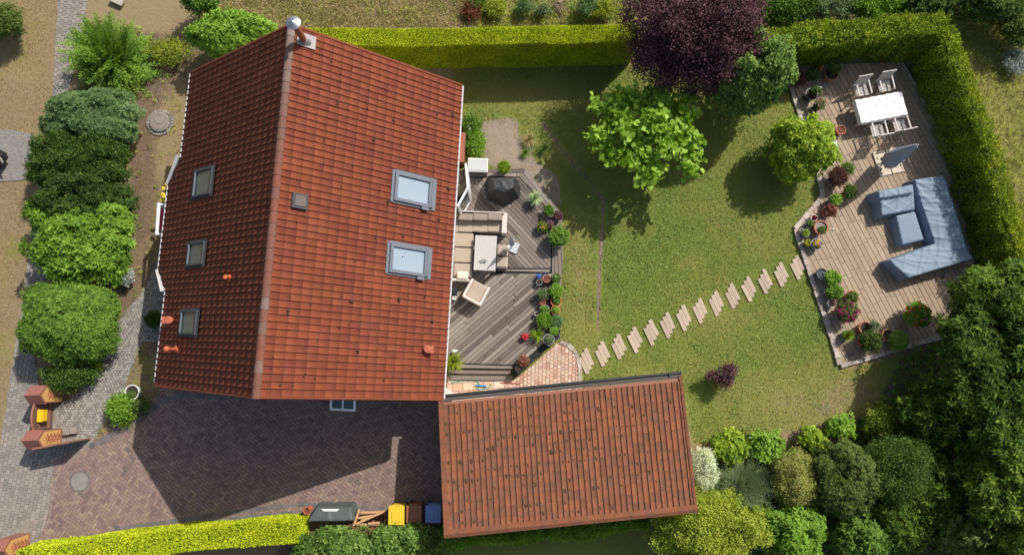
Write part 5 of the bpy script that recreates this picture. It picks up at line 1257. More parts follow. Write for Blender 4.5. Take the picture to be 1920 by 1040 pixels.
# deck lounge set (heights above the deck)
def lp(u, v, z): return P2(u, v, z)
sofa = thing('corner_sofa', (*P2(880, 440, DZ + .4), DZ), 'pale wicker corner sofa with beige cushions on the deck', 'sofa', rz=R(-2.5)); SC = np.array(sofa.location[:2]); sa_ = R(2.5)
def sl_(u, v, z):
    p = P2(u, v, z + DZ) - SC; return np.array([p[0] * math.cos(sa_) - p[1] * math.sin(sa_), p[0] * math.sin(sa_) + p[1] * math.cos(sa_)])
def sbox(u0, v0, u1, v1, z0, z1, mat, name, bv=.03, par=None):
    a, b_ = sl_(u0, v0, z1), sl_(u1, v1, z1); return rb(((a[0] + b_[0]) / 2, (a[1] + b_[1]) / 2, (z0 + z1) / 2), (abs(b_[0] - a[0]), abs(b_[1] - a[1]), z1 - z0), mat, name, par or sofa, bv)
sbox(858, 394, 946, 400, .05, .72, 'offwhite', 'back_panel', .02); sbox(942, 399, 949.5, 437, .05, .58, 'offwhite', 'armrest', .02)
sbox(836, 400, 942, 436, .04, .26, 'offwhite', 'frame', .02); sbox(832, 436, 884, 520, .04, .26, 'offwhite', 'frame', .02)
sbox(846, 521, 880, 527, .05, .5, 'offwhite', 'armrest', .02)
for u0, u1 in ((860, 886), (887, 914), (915, 941)): sbox(u0, 414, u1, 435, .26, .42, 'cushion', 'seat_cushion', .035); sbox(u0, 399, u1, 413, .4, .7, 'taupe', 'back_cushion', .05)
for v0, v1 in ((436, 463), (464, 492), (493, 519)): sbox(852, v0, 886.5 - (v0 - 436) * .06, v1, .26, .42, 'cushion', 'seat_cushion', .035)
sbox(836, 404, 859, 435, .26, .42, 'cushion', 'seat_cushion', .035)
pw = thing('pillow', (*P2(867, 516, DZ + .55), DZ + .42), 'cream pillow lying on the lower end of the corner sofa', 'pillow', rz=R(-3))
mb = MB(); mb.box((0, 0, .09), (.44, .3, .16), rx=R(12)); o = mb.build('pillow_body', 'cream', pw, bevel=.07, seg=3, smooth=True)
tb = thing('lounge_table', (*P2(910, 474, DZ + .68), DZ), 'pale slatted table in front of the corner sofa', 'table', rz=R(-2.5))
mb = MB(); TWx, TWy = .84, 1.36
for i in range(11): mb.box((-TWx / 2 + .038 + i * (TWx / 11), 0, .66), (TWx / 11 - .006, TWy, .03))
mb.build('table_top', 'tabletop', tb)
rb((0, 0, .62), (TWx - .02, TWy - .02, .05), 'tabletop', 'apron', tb, .005)
for x in (-.37, .37):
    for y in (-.62, .62): rb((x, y, .3), (.06, .06, .6), 'tabletop', 'leg', tb, .006)
dc = thing('branch_ornament', (*P2(907, 491, DZ + .72), DZ + .678), 'grey driftwood ornament lying on the pale table', 'ornament')
mb = MB()
for i in range(9):
    a = random.uniform(0, 6.28); l = random.uniform(.06, .16); mb.tube([(random.uniform(-.08, .08), random.uniform(-.06, .06), .02), (l * math.cos(a), l * .8 * math.sin(a), .06), (l * 1.4 * math.cos(a + .4), l * math.sin(a + .4), .03)], [.014, .012, .004], 6)
mb.build('twig', 'pot_grey', dc)
for i, (u, v, h_) in enumerate(((942, 468, 'beige stool half under the right side of the pale table'), (941, 491, 'lower beige stool beside the pale table'))):
    st = thing('stool', (*P2(u, v, DZ + .42), DZ), h_, 'stool', 'padded stools beside the lounge table', R(-3)); rb((0, 0, .18), (.44, .42, .3), 'offwhite', 'frame', st, .03); rb((0, 0, .375), (.4, .38, .1), 'cushion', 'seat_cushion', st, .035)
ac = thing('armchair', (*P2(893, 548, DZ + .42), DZ), 'wicker armchair with beige cushion turned askew below the corner sofa', 'armchair', rz=R(-28))
rb((0, 0, .17), (.78, .8, .26), 'offwhite', 'frame', ac, .02); rb((-.36, 0, .36), (.1, .8, .42), 'offwhite', 'armrest', ac, .03); rb((.36, 0, .36), (.1, .8, .42), 'offwhite', 'armrest', ac, .03)
rb((0, -.36, .4), (.66, .1, .5), 'offwhite', 'back_panel', ac, .03); rb((0, .04, .37), (.62, .68, .16), 'cushion', 'seat_cushion', ac, .05)
sb = thing('storage_box', (*P2(896, 309, DZ + .55), DZ), 'pale grey lidded cushion box beside the terrace door', 'box', rz=R(-2))
rb((0, 0, .25), (.74, .5, .5), 'alu', 'body', sb, .015); rb((0, 0, .52), (.8, .56, .05), 'pot_white', 'rim', sb, .012); rb((0, 0, .553), (.7, .46, .03), 'gslab', 'lid', sb, .01)
for i, (u, v, k_, lb) in enumerate(((851, 546, 'pot_dark', 'dark lantern under the eave beside the armchair'), (852, 558, 'pot_white', 'round white ashtray standing on the deck by the gutter'))):
    o = thing('lantern' if i == 0 else 'ashtray', (*P2(u, v, DZ + .2), DZ), lb, 'lantern' if i == 0 else 'ashtray'); mb = MB()
    if i == 0: mb.box((0, 0, .15), (.24, .24, .3)); mb.box((0, 0, .33), (.2, .2, .08), top=.4)
    else: mb.lathe([(.05, 0), (.085, .12), (.085, .2), (.05, .2), (.05, .14)], 16)
    mb.build('body', k_, o)
# red watering pot, blue can, wheelbarrow like things
rp_ = thing('watering_pot', (*P2(984, 631, DZ + .15), DZ), 'round red pot with a spout on the deck', 'pot'); mb = MB(); mb.lathe([(.08, 0), (.135, .1), (.13, .2), (.07, .27), (.05, .27), (.05, .2)], 18); mb.build('body', 'red', rp_, smooth=True)
mb = MB(); mb.tube([(.12, 0, .1), (.2, .02, .22)], [.03, .018], 8); mb.tube([(-.1, 0, .12), (-.17, 0, .2), (-.08, 0, .26)], .014, 6); mb.build('spout', 'red', rp_)
bc_ = thing('watering_can', (*P2(1010, 518, DZ + .15), DZ), 'blue plastic watering can lying among the pots', 'watering can', rz=R(20)); mb = MB(); mb.lathe([(.09, 0), (.1, .2), (.06, .24)], 14); mb.build('body', 'bluep', bc_)
mb = MB(); mb.tube([(.08, 0, .08), (.3, .02, .22)], [.03, .02], 8); mb.build('spout', 'bluep', bc_); mb = MB(); mb.tube([(-.09, 0, .05), (-.17, 0, .16), (-.05, 0, .28), (.06, 0, .22)], .014, 6); mb.build('handle', 'bluep', bc_)
# hose and rake near the garage gutter
ho = thing('garden_hose', P2(900, 722, .03), 'coiled green hose with blue fittings between deck and garage', 'hose'); o0 = np.array(ho.location[:2])
mb = MB(); pts = [(846, 717), (865, 714), (885, 712), (895, 714), (899, 720), (893, 726), (900, 730), (915, 727), (922, 722), (918, 719)]
mb.tube([(*(P2(u, v, .03) - o0), .03) for u, v in pts], .016, 6); mb.build('tube', 'hose', ho)
mb = MB(); mb.tube([(*(P2(892, 722, .06) - o0), .05), (*(P2(912, 724, .06) - o0), .05)], .035, 8); mb.build('fitting', 'hoseb', ho)
rk = thing('rake', P2(955, 719, .03), 'thin red rod lying on the strip beside the garage', 'rake'); o0 = np.array(rk.location[:2]); mb = MB(); mb.tube([(*(P2(938, 717, .03) - o0), .04), (*(P2(975, 719, .03) - o0), .04)], .012, 6); mb.build('handle', 'red', rk)

# ============================================================ POTS AND PLANTS
def pot_mesh(r, h, mat, parent, soil='potsoil'):
    mb = MB(); mb.lathe([(r * .7, 0), (r * .92, h * .8), (r, h * .82), (r * 1.02, h), (r * .86, h), (r * .84, h * .86)], 22, cap1=False); mb.build('pot', mat, parent)
    mb = MB(); mb.lathe([(r * .02, h * .87), (r * .86, h * .87)], 18, cap0=False, cap1=False); v = mb
    mb2 = MB(); n_ = 18; mb2.add([(r * .85 * math.cos(2 * math.pi * i / n_), r * .85 * math.sin(2 * math.pi * i / n_), h * .87) for i in range(n_)], [tuple(range(n_))]); mb2.build('soil', soil, parent)
def potted(u, v, rp, hp, pm, label, kind=None, leaf='mid', pr=0, ph=.3, flower=None, z0=.05, cat='plant pot', soil='potsoil', off=(0, 0), tc=.5, group=None, ln=.07, wd=.035, name=None, dens=.5, amp=.2):
    g = np.random.default_rng(int(u * 5 + v * 3)); zt = z0 + hp; c = P2(u, v, zt); r = rp * mpp(zt)
    root = thing(name or ('potted_plant' if kind else 'plant_pot'), (c[0], c[1], z0), label, cat, group)
    if pm: pot_mesh(r, hp, pm, root, soil)
    if kind in ('bush', 'whorl'):
        R_ = pr * mpp(zt + ph * .5); oc = (off[0] * mpp(), -off[1] * mpp()); bb = hp * .85 if pm else 0
        blobs = [(oc[0], oc[1], bb + ph * .5, R_ * .8, R_ * .8, ph * .5)] + [(oc[0] + math.cos(a) * R_ * .45, oc[1] + math.sin(a) * R_ * .45, bb + ph * g.uniform(.4, .6), R_ * .5, R_ * .5, ph * .4) for a in (.3, 1.7, 3.0, 4.2, 5.4)]
        per = 8 if kind == 'whorl' else 14; n_ = dens * 10 * (math.pi * R_ * R_ + math.pi * R_ * ph) / (ln * wd * .5)
        fol('foliage', crown(blobs, max(8, int(n_ / per)), per, ln, wd, 'whorl' if kind == 'whorl' else 'leaf', .04, .3, amp, .6, g=g, tc=tc), 'leaf_' + leaf, root)
        for fk, nf, fs in (flower if isinstance(flower, list) else ([flower] if flower else [])):
            blossoms(crown([(b_[0], b_[1], b_[2] + .02, b_[3] * 1.05, b_[4] * 1.05, b_[5] * 1.05) for b_ in blobs], nf, 7, fs, fs * .75, 'whorl', .01, .9, .1, .9, .15, g=g), 'flower_' + fk, root)
    elif kind == 'tuft':
        fol('blades', tuft(int(120 * dens * 2), pr * mpp(zt), ph * 1.2, wd, g, tc), 'leaf_' + leaf, root, (0, 0, hp * .8 if pm else 0))
    return root
D = DZ
# deck
tp = potted(945, 316, 9, .34, 'pot_white', 'white tub with a round yellow green box ball on the deck', 'bush', 'lime', 12, .42, z0=D, ln=.04, wd=.025, amp=.05, dens=.7, tc=.4)
potted(1003, 372, 9, .22, 'pot_grey', 'striped spider plant with arching pale leaves', 'tuft', 'whitegreen', 19, .34, z0=D, wd=.03, dens=1.1, tc=.5)
potted(1029, 395, 8, .2, 'pot_dark', 'small green plant behind the striped spider plant', 'whorl', 'mid', 11, .25, z0=D, tc=.5, dens=.35)
potted(1046, 405, 8, .2, 'pot_dark', 'nearly black leaved plant at the right deck edge', 'whorl', 'plum', 9, .2, z0=D, tc=.6, dens=.5)
potted(1031, 421, 8, .2, 'pot_dark', 'dark red leaved plant beside the yellow and pink flowers', 'whorl', 'plum', 7, .15, z0=D, tc=1, dens=.5)
potted(1017, 425, 8, .22, 'pot_dark', 'pot of mixed yellow and pink flowers', 'bush', 'mid', 9, .16, [('yellow', 26, .035), ('pink', 22, .035)], z0=D)
potted(1047, 445, 11, .3, 'pot_dark', 'leafy green shrub in a tub hanging over the deck edge', 'whorl', 'mid', 20, .5, z0=D, ln=.11, wd=.045, tc=.65, dens=.55)
potted(1025, 522, 7.5, .26, 'clay', 'pale terracotta pot filled with red brown soil', z0=D, soil='redsoil')
potted(1011, 529, 6, .22, 'pot_grey', 'small empty grey glazed pot beside the blue can', z0=D)
potted(1043, 521, 8.5, .25, 'pot_dark', 'dark bowl with green rosettes at the deck edge, topmost of its row', 'whorl', 'mid', 8.5, .14, ('white', 5, .03), z0=D, dens=.4)
potted(1041, 545, 13, .3, 'pot_dark', 'wide dark pot with a full green herb', 'whorl', 'bright', 14, .28, z0=D, tc=.3, dens=.6)
potted(1018, 551, 9, .26, 'pot_grey', 'grey pot with a silvery green herb', 'bush', 'greygreen', 9.5, .22, z0=D, dens=.4)
potted(1018, 566, 5.5, .3, 'oclay', 'small bright orange clay pot', z0=D, soil='redsoil')
potted(1043, 564, 10.5, .3, 'oclay', 'orange terracotta pot with a sprig, upper one of two', 'whorl', 'mid', 7.5, .12, z0=D, dens=.4)
potted(1042, 581, 9, .28, 'oclay', 'orange terracotta pot with a sprig, lower one of two', 'whorl', 'bright', 6.5, .12, z0=D, dens=.4)
potted(1021, 581, 10, .28, 'pot_grey', 'round grey pot with green shoots', 'whorl', 'mid', 8, .15, z0=D, dens=.4)
potted(1006, 588, 4, .22, 'pot_white', 'tiny round white pot beside the chives', z0=D)
potted(1020, 601, 9, .2, 'pot_dark', 'fine bright green chive bush', 'bush', 'bright', 15, .3, z0=D, ln=.06, wd=.02, dens=.6, tc=.35)
potted(1044, 602, 9, .2, 'pot_dark', 'blue green herb at the deck edge', 'whorl', 'bluegreen', 12, .25, z0=D, dens=.45, tc=.3)
potted(1040, 620, 10.5, .3, 'pot_dark', 'black ringed pot with lettuce green leaves', 'whorl', 'bright', 8.5, .16, z0=D, dens=.5)
potted(1008, 628, 8, .18, 'pot_dark', 'agave like rosette with yellow striped leaves', 'tuft', 'lime', 20, .3, z0=D, wd=.035, dens=.35, tc=.4)
potted(1029, 636, 11, .34, 'pot_grey', 'large grey rimmed pot with thin green leaves at the deck corner', 'whorl', 'greygreen', 8, .2, z0=D, dens=.25)
potted(1045, 631, 4.5, .2, 'pot_blue', 'small blue and white pot at the deck corner', z0=D)
potted(982, 676, 8, .2, 'pot_dark', 'flower bowl with red and orange leaves near the steps', 'whorl', 'rust', 11, .22, ('salmon', 14, .03), z0=D, tc=.8, dens=.5)
potted(972, 691, 7, .32, 'pot_dark', 'tall dark blue pot at the head of the steps', z0=D)
fe = potted(850, 678, 7, .3, 'oclay', 'yellow green fern in a clay pot beside the steps', 'tuft', 'yellowgreen', 27, .42, z0=.2, wd=.04, dens=.9, tc=.4)
wg = thing('garden_tap', (*P2(850, 658, .8), 0), 'white garden tap post against the wall beside the fern', 'tap'); mb = MB(); mb.box((0, 0, .35), (.1, .1, .7)); mb.tube([(-.02, 0, .72), (.16, .03, .72)], .03, 8); mb.build('post', 'white', wg)
# front
potted(247, 735, 14, .4, 'pot_white', 'big round pale concrete pot with a small green plant', 'whorl', 'olive', 8, .14, z0=0, dens=.35, off=(2, 3))
sf = thing('sunflowers', P2(308, 356, 1.6), 'tall yellow flowers beside the porch', 'flowers'); mb = MB()
for i, (u, v) in enumerate(((316, 338), (307, 353), (317, 350), (308, 368), (315, 362), (306, 364), (311, 377), (317, 372), (304, 374), (313, 345))):
    zz = 1.75 + .1 * math.sin(i * 3); q_ = P2(u, v, zz) - np.array(sf.location[:2]); mb.tube([(q_[0] * .3 + .1, q_[1] * .5, 0), (q_[0], q_[1], zz)], .008, 5)
    f = MB(); f.lathe([(.005, zz + .03), (.045, zz + .012), (.075, zz + .01), (.07, zz - .01)], 10, (q_[0], q_[1], 0)); f.build('flower', 'yellow', sf)
    f = MB()
    for a in range(4): f.add([(q_[0], q_[1], zz - .25), (q_[0] + .1 * math.cos(a * 1.6 + i), q_[1] + .1 * math.sin(a * 1.6 + i), zz - .2), (q_[0] + .16 * math.cos(a * 1.6 + i + .3), q_[1] + .16 * math.sin(a * 1.6 + i + .3), zz - .28), (q_[0] + .1 * math.cos(a * 1.6 + i + .6), q_[1] + .1 * math.sin(a * 1.6 + i + .6), zz - .24)], [(0, 1, 2, 3)], .5)
    f.build('leaf', 'leaf_mid', sf)
mb.build('stalk', 'leaf_mid', sf)
# patio, top
potted(1560, 138, 14, .42, 'clay', 'large terracotta pot with an olive shrub in the patio corner', 'bush', 'olive', 13, .5, off=(1, -6), dens=.35, tc=.7)
potted(1492, 150, 12, .3, 'pot_dark', 'grey leaved shrub beside the dark green shrub', 'bush', 'brownred', 17, .4, dens=.5, tc=.5, ln=.05, wd=.025)
potted(1522, 176, 12, .38, 'pot_dark', 'dark glazed pot with white roses', 'whorl', 'darkgreen', 10, .4, [('white', 16, .045), ('salmon', 3, .05)], off=(6, -2), tc=.8, dens=.3)
potted(1534, 198, 9, .25, 'pot_dark', 'pink flowering hydrangea below the white roses', 'whorl', 'mid', 12, .3, ('pink', 20, .06), dens=.5, off=(1, 0))
potted(1521, 142, 9, .25, 'pot_dark', 'dark leafy plant in the upper patio corner', 'whorl', 'darkgreen', 14, .35, dens=.35, tc=.7)
lt = thing('garden_figure', (*P2(1540, 127, .5), .05), 'rusty orange garden figure standing near the hedge', 'ornament'); mb = MB(); mb.tube([(0, 0, 0), (0, 0, .3)], .03, 8); mb.lathe([(.02, .28), (.09, .36), (.07, .45), (.02, .5)], 12); mb.lathe([(.02, .5), (.05, .54), (.045, .6), (.01, .63)], 10); mb.build('body', 'oclay', lt)
potted(1577, 243, 9.5, .3, 'clay', 'single terracotta pot filled with soil left of the table', soil='redsoil')
# patio, left middle
potted(1586, 318, 8, .22, 'pot_white', 'dark green bushy pot plant right of the ball tree', 'bush', 'holly', 13, .3, ('white', 5, .03), dens=.5, tc=.5)
potted(1566, 334, 10, .25, 'pot_dark', 'reddish brown feathery shrub in a pot', 'bush', 'brownred', 20, .5, dens=.55, tc=.6, ln=.06, wd=.025)
potted(1590, 361, 9, .25, 'clay', 'olive green heather like pot plant', 'bush', 'olive', 14, .3, dens=.45, tc=.6)
potted(1566, 375, 11, .32, 'pot_blue', 'blue pot with a fresh green hosta', 'whorl', 'bright', 12, .25, dens=.45, tc=.5, ln=.1, wd=.06)
potted(1553, 396, 11, .3, 'clay', 'begonia with dark leaves and salmon flowers', 'whorl', 'rust', 13, .3, ('salmon', 8, .06), dens=.35, tc=.3, off=(2, 0))
potted(1527, 408, 6.5, .22, 'pot_white', 'small white pot with dark red flowers', 'whorl', 'darkgreen', 4, .06, ('darkred', 26, .04), dens=.3)
potted(1540, 426, 13.5, .42, 'clay', 'large wide terracotta pot half filled with plants', 'whorl', 'olive', 8, .12, off=(1, 5), dens=.3, soil='concrete')
potted(1518, 420, 7.5, .26, 'pot_blue', 'blue ringed pot with green shoots beside the large terracotta pot', 'whorl', 'mid', 6, .12, dens=.35)
potted(1511, 437, 7.5, .28, 'pot_grey', 'grey pot with yellow green leaves near the kerb corner', 'whorl', 'lime', 6, .12, dens=.35)
potted(1503, 431, 3.5, .15, 'pot_white', 'tiny white cup on the kerb corner', z0=.09)
potted(1532, 457, 11, .32, 'pot_grey', 'grey tub of lilac and bright yellow flowers', 'whorl', 'olive', 8.5, .14, [('yellow', 34, .05), ('lilac', 20, .05)], dens=.3)
potted(1514, 455, 5.5, .2, 'clay', 'small pot with pale yellow flowers on the kerb', 'whorl', 'yellowgreen', 6.5, .12, ('yellow', 10, .035), dens=.4)
mu = thing('shell_ornament', (*P2(1562, 430, .08), .05), 'tiny pale shell on the patio beside the wide pot', 'ornament'); mb = MB(); mb.lathe([(.03, 0), (.045, .03), (.02, .06)], 10); mb.build('body', 'pot_white', mu)
# patio, lower left
potted(1541, 513, 10.5, .3, 'pot_dark', 'dark glazed bowl with a slate inside at the kerb', z0=.06, soil='anthra')
potted(1558, 521, 8, .2, 'pot_dark', 'upper of two light green rosette plants by the patio kerb', 'whorl', 'bright', 15, .35, dens=.5, tc=.5, ln=.11, wd=.05)
potted(1562, 548, 8, .2, 'pot_dark', 'lower of two green rosette plants by the patio kerb', 'whorl', 'mid', 15, .35, dens=.5, tc=.8, ln=.11, wd=.045)
potted(1598, 556, 12.5, .34, 'clay', 'terracotta pot with red tinged green leaves', 'whorl', 'olive', 10.5, .18, ('darkred', 8, .03), dens=.5, tc=.7)
potted(1560, 568, 8, .25, 'pot_white', 'pale rimmed pot with dark red plant behind the pink hydrangea', 'whorl', 'plum', 5, .1, dens=.4, tc=.9)
potted(1583, 585, 11, .3, 'pot_dark', 'large round pink and red blooming bush on the patio', 'whorl', 'olive', 22, .5, ('magenta', 120, .05), dens=.45, tc=.6)
potted(1711, 590, 12, .3, 'clay', 'tall orange blooming shrub at the lower patio', 'whorl', 'bright', 26, .7, [('orange', 60, .06), ('pink', 12, .05)], dens=.45, tc=.3, ln=.1, wd=.04)
potted(1587, 628, 9, .2, 'pot_dark', 'fine bright grass tuft in a pot at the lower kerb', 'tuft', 'lime', 19, .38, wd=.016, dens=1.0, tc=.3)
potted(1623, 614, 12, .36, 'clay', 'pale terracotta tub with grey green stems', 'bush', 'greygreen', 10, .3, off=(12, -4), dens=.25)
potted(1625, 639, 14, .34, 'oclay', 'copper toned shrub in an orange tub', 'bush', 'olive', 22, .4, dens=.55, tc=.3, off=(3, 0), flower=('orange', 8, .025))
potted(1665, 627, 11, .34, 'clay', 'terracotta pot partly hidden by bright leaves', z0=.05)
potted(1681, 638, 9, .25, 'pot_dark', 'bright green leafy pot plants along the lower kerb', 'whorl', 'bright', 20, .3, dens=.5, tc=.45)
sn = thing('stone_ornament', (*P2(1593, 664, .1), .05), 'small grey ring ornament at the lowest patio corner', 'ornament'); mb = MB()
mb.tube([(.09 * math.cos(i * .5), .11 * math.sin(i * .5), .03) for i in range(14)], .016, 6); mb.box((0, 0, .02), (.1, .02, .02)); mb.build('ring', 'pot_grey', sn)

# ============================================================ FRONT: MANHOLES, PILLARS, GATES, BINS
mh = thing('manhole', P2(301, 230), 'round concrete manhole cover with a cobble ring in the front garden', 'manhole')
mb = MB(); mb.lathe([(.42, 0), (.42, .1), (.36, .13), (.36, .12)], 32); mb.build('concrete_ring', 'concrete', mh)
mb = MB(); mb.lathe([(.34, .1), (.34, .135), (.2, .14)], 32, (.02, .02, 0)); mb.build('cover', plain('concrete_lid', (.24, .2, .17), .9, .15, 6, .3), mh)
mb = MB(); mb.lathe([(.2, .13), (.2, .155), (.17, .158), (.165, .15)], 26, (.03, .1, 0)); mb.build('lid', 'concrete', mh)
mb = MB()
for i in range(28): a = i * 2 * math.pi / 28; mb.box((.5 * math.cos(a), .5 * math.sin(a), .0), (.1, .085, .07), a + random.uniform(-.2, .2), t=random.random())
mb.build('stone_ring', 'cobble', mh)
mh = thing('manhole', P2(150, 902), 'round grey manhole cover in the driveway brick', 'manhole'); mb = MB(); mb.lathe([(.33, -.02), (.33, .015)], 32); mb.build('cover', 'concrete', mh)
mb = MB(); mb.lathe([(.4, -.02), (.4, .012), (.34, .012), (.34, -.01)], 32, cap0=False, cap1=False); mb.build('brick_ring', 'border_paver', mh)
m, n, b = newmat('brickwork'); M['brickwall'] = m
tcn = n.nodes.new('ShaderNodeTexCoord'); bt = n.nodes.new('ShaderNodeTexBrick'); mp = n.nodes.new('ShaderNodeMapping'); sx_ = n.nodes.new('ShaderNodeSeparateXYZ'); cb_ = n.nodes.new('ShaderNodeCombineXYZ')
n.links.new(tcn.outputs['Object'], sx_.inputs[0]); n.links.new(_math(n, 'ADD', sx_.outputs[0], sx_.outputs[1]), cb_.inputs[0]); n.links.new(sx_.outputs[2], cb_.inputs[1]); n.links.new(cb_.outputs[0], bt.inputs[0])
bt.inputs['Scale'].default_value = 1; bt.inputs['Brick Width'].default_value = .22; bt.inputs['Row Height'].default_value = .07; bt.inputs['Mortar Size'].default_value = .006
bt.inputs['Color1'].default_value = (.3, .1, .065, 1); bt.inputs['Color2'].default_value = (.22, .085, .06, 1); bt.inputs['Mortar'].default_value = (.3, .22, .18, 1)
n.links.new(bt.outputs[0], b.inputs['Base Color']); b.inputs['Roughness'].default_value = .9
def pillar(u, v, label, W=.62, Dp=.5, h=1.22, rz=0):
    """brick gate pillar with a gabled cap; its garden-side face carries an ochre panel with raised bricks"""
    c = P2(u, v, 0); t = thing('gate_pillar', c, label, 'pillar', 'gabled brick pillars along the street front', rz); hw = W / 2; hr = h + .24
    def pent(x, k=1.0, zb=0.0, dz=0): return [(x, -hw * k, zb), (x, hw * k, zb), (x, hw * k, h - .12 + dz), (x, 0, hr - .1 + dz), (x, -hw * k, h - .12 + dz)]
    mb = MB(); vs = pent(-Dp / 2) + pent(Dp / 2); n_ = 5
    mb.add(vs, [tuple(range(5))[::-1], tuple(range(5, 10))] + [(i, (i + 1) % 5, 5 + (i + 1) % 5, 5 + i) for i in range(5)]); mb.build('body', 'brickwall', t)
    for s_ in (1, -1):
        mb = MB(); y1 = hw + .04
        a = [(-Dp / 2 - .04, 0, hr), (Dp / 2 + .05, 0, hr), (Dp / 2 + .05, s_ * y1, h - .1), (-Dp / 2 - .04, s_ * y1, h - .1)]
        lo = [(p[0], p[1], p[2] - .07) for p in a]; fs = [(0, 1, 2, 3), (7, 6, 5, 4), (0, 4, 5, 1), (1, 5, 6, 2), (2, 6, 7, 3), (3, 7, 4, 0)]
        if s_ > 0: pass
        else: fs = [f[::-1] for f in fs]
        mb.add(a + lo, fs); mb.build('cap', 'cap', t)
    mb = MB(); vs = pent(Dp / 2 + .003, .86, .12, -.04) + pent(Dp / 2 + .018, .86, .12, -.04); mb.add(vs, [tuple(range(5, 10))] + [(i, (i + 1) % 5, 5 + (i + 1) % 5, 5 + i) for i in range(5)]); mb.build('ochre_panel', 'plaster', t)
    mb = MB()
    for i in range(9):
        z = .2 + i * .095; w_ = (.34 if i % 2 else .2) if i < 8 else .12
        for k in (-1, 1):
            mb.box((Dp / 2 + .03, k * w_ * .25, z), (.03, w_ * .5, .034), rx=k * R(24))
    o = mb.build('raised_brick', 'brickc', t); return t
pillar(108, 738, 'upper brick gate pillar with gabled cap beside the dark bush', rz=R(2))
pillar(104, 818, 'middle brick gate pillar next to the yellow letterbox gate', rz=R(3))
pillar(44, 1014, 'lowest brick gate pillar in the bottom left corner', rz=R(2))
# small gate with letterbox
gt_ = thing('garden_gate', P2(100, 777), 'brown arched garden gate between two brick pillars', 'gate', rz=R(2)); H_ = 1.0
mb = MB(); nb = 9; Wg = .98
for i in range(nb):
    y = -Wg / 2 + (i + .5) * Wg / nb; zt = H_ + .14 * math.cos(y / Wg * math.pi); mb.box((0, y, .06 + zt / 2), (.035, Wg / nb - .004, zt))
mb.build('boards', 'gatewood', gt_)
mb = MB(); mb.tube([(0, -Wg / 2 + i * Wg / 10, H_ + .08 + .15 * math.cos((-.5 + i / 10) * math.pi)) for i in range(11)], .04, 8); mb.build('top_rail', 'rust', gt_)
mb = MB(); mb.box((.04, 0, .3), (.03, Wg - .02, .09)); mb.box((.04, 0, .85), (.03, Wg - .02, .09)); mb.build('crossbar', 'rust', gt_)
mb = MB(); mb.tube([(.06, -.4, .95), (.06, -.1, .75)], .012, 6); mb.tube([(.06, .42, .9), (.06, .12, .4)], .012, 6); mb.build('strut', 'black', gt_)
mb = MB(); mb.box((.14, .02, .82), (.18, .42, .28)); o = mb.build('letterbox', 'yellowbox', gt_, bevel=.012)
mb = MB(); mb.box((.15, .02, .975), (.2, .45, .015), ry=R(8)); mb.build('lid', 'yellowbox', o)
dg = thing('driveway_gate', P2(150, 826), 'rust brown driveway gate leaf standing open above its shadow', 'gate'); o0 = np.array(dg.location[:2])
a, b_ = P2(104, 834, 0) - o0, P2(170, 821, 0) - o0; d = b_ - a; L_ = float(np.linalg.norm(d)); an = math.atan2(d[1], d[0]); mid_ = (a + b_) / 2
mb = MB(); ns_ = 14
for i in range(ns_):
    x = -L_ / 2 + (i + .5) * L_ / ns_; mb.box((x, 0, .66), (L_ / ns_ - .003, .03, 1.2))
mb.build('boards', 'gatewood', dg, loc=(mid_[0], mid_[1]), rz=an)
mb = MB(); mb.box((0, 0, 1.28), (L_ + .02, .07, .05)); mb.box((L_ / 2, 0, .66), (.05, .05, 1.22)); mb.box((-L_ / 2, 0, .66), (.05, .05, 1.22)); mb.build('frame', 'rust', dg, loc=(mid_[0], mid_[1]), rz=an)
for i, (u, v) in enumerate(((125, 808), (138, 806))):
    sk = thing('paver_stack', P2(u, v, .15), ('small stack of grey pavers nearest the middle pillar', 'small stack of grey pavers further from the pillar')[i], 'pavers', 'stacked grey pavers beside the gate', R(4))
    mb = MB(); [mb.box((0, 0, .035 + k * .07), (.24, .26, .064), random.uniform(-.05, .05), t=random.random()) for k in range(3)]; mb.build('paver', 'grey_paver', sk, bevel=.005, seg=1)
# bins
def bin_(u, v, mat, label, h=1.05, rz=0, w_=.56, dd=.66):
    t = thing('wheelie_bin', P2(u, v, h), label, 'bin', 'household bins beside the garage', rz)
    mb = MB(); mb.box((0, 0, h / 2), (w_ * .84, dd * .84, h - .1), top=1.17); mb.build('body', mat, t, bevel=.03)
    mb = MB(); mb.box((0, 0, h), (w_ + .04, dd + .02, .06), top=.97); o = mb.build('lid', mat, t, bevel=.028, seg=3)
    mb = MB(); mb.box((0, -.02, h + .038), (w_ * .66, dd * .62, .03), top=.9); mb.build('lid_panel', mat, o, bevel=.012)
    mb = MB(); mb.tube([(-w_ * .34, dd / 2 + .03, h - .03), (w_ * .34, dd / 2 + .03, h - .03)], .018, 8); mb.build('handle', mat, t)
    for x in (-.22, .22):
        mb = MB(); mb.tube([(x - .03, dd * .36, .1), (x + .03, dd * .36, .1)], .1, 14); mb.build('wheel', 'black', t)
    return t
bin_(743, 966, 'yellow', 'yellow wheelie bin beside the raw timber'); bin_(776, 963, 'brownbin', 'brown wheelie bin in the middle of three', w_=.54, dd=.6); bin_(812, 963, 'bluebin', 'blue wheelie bin touching the garage roof', w_=.54, dd=.62)
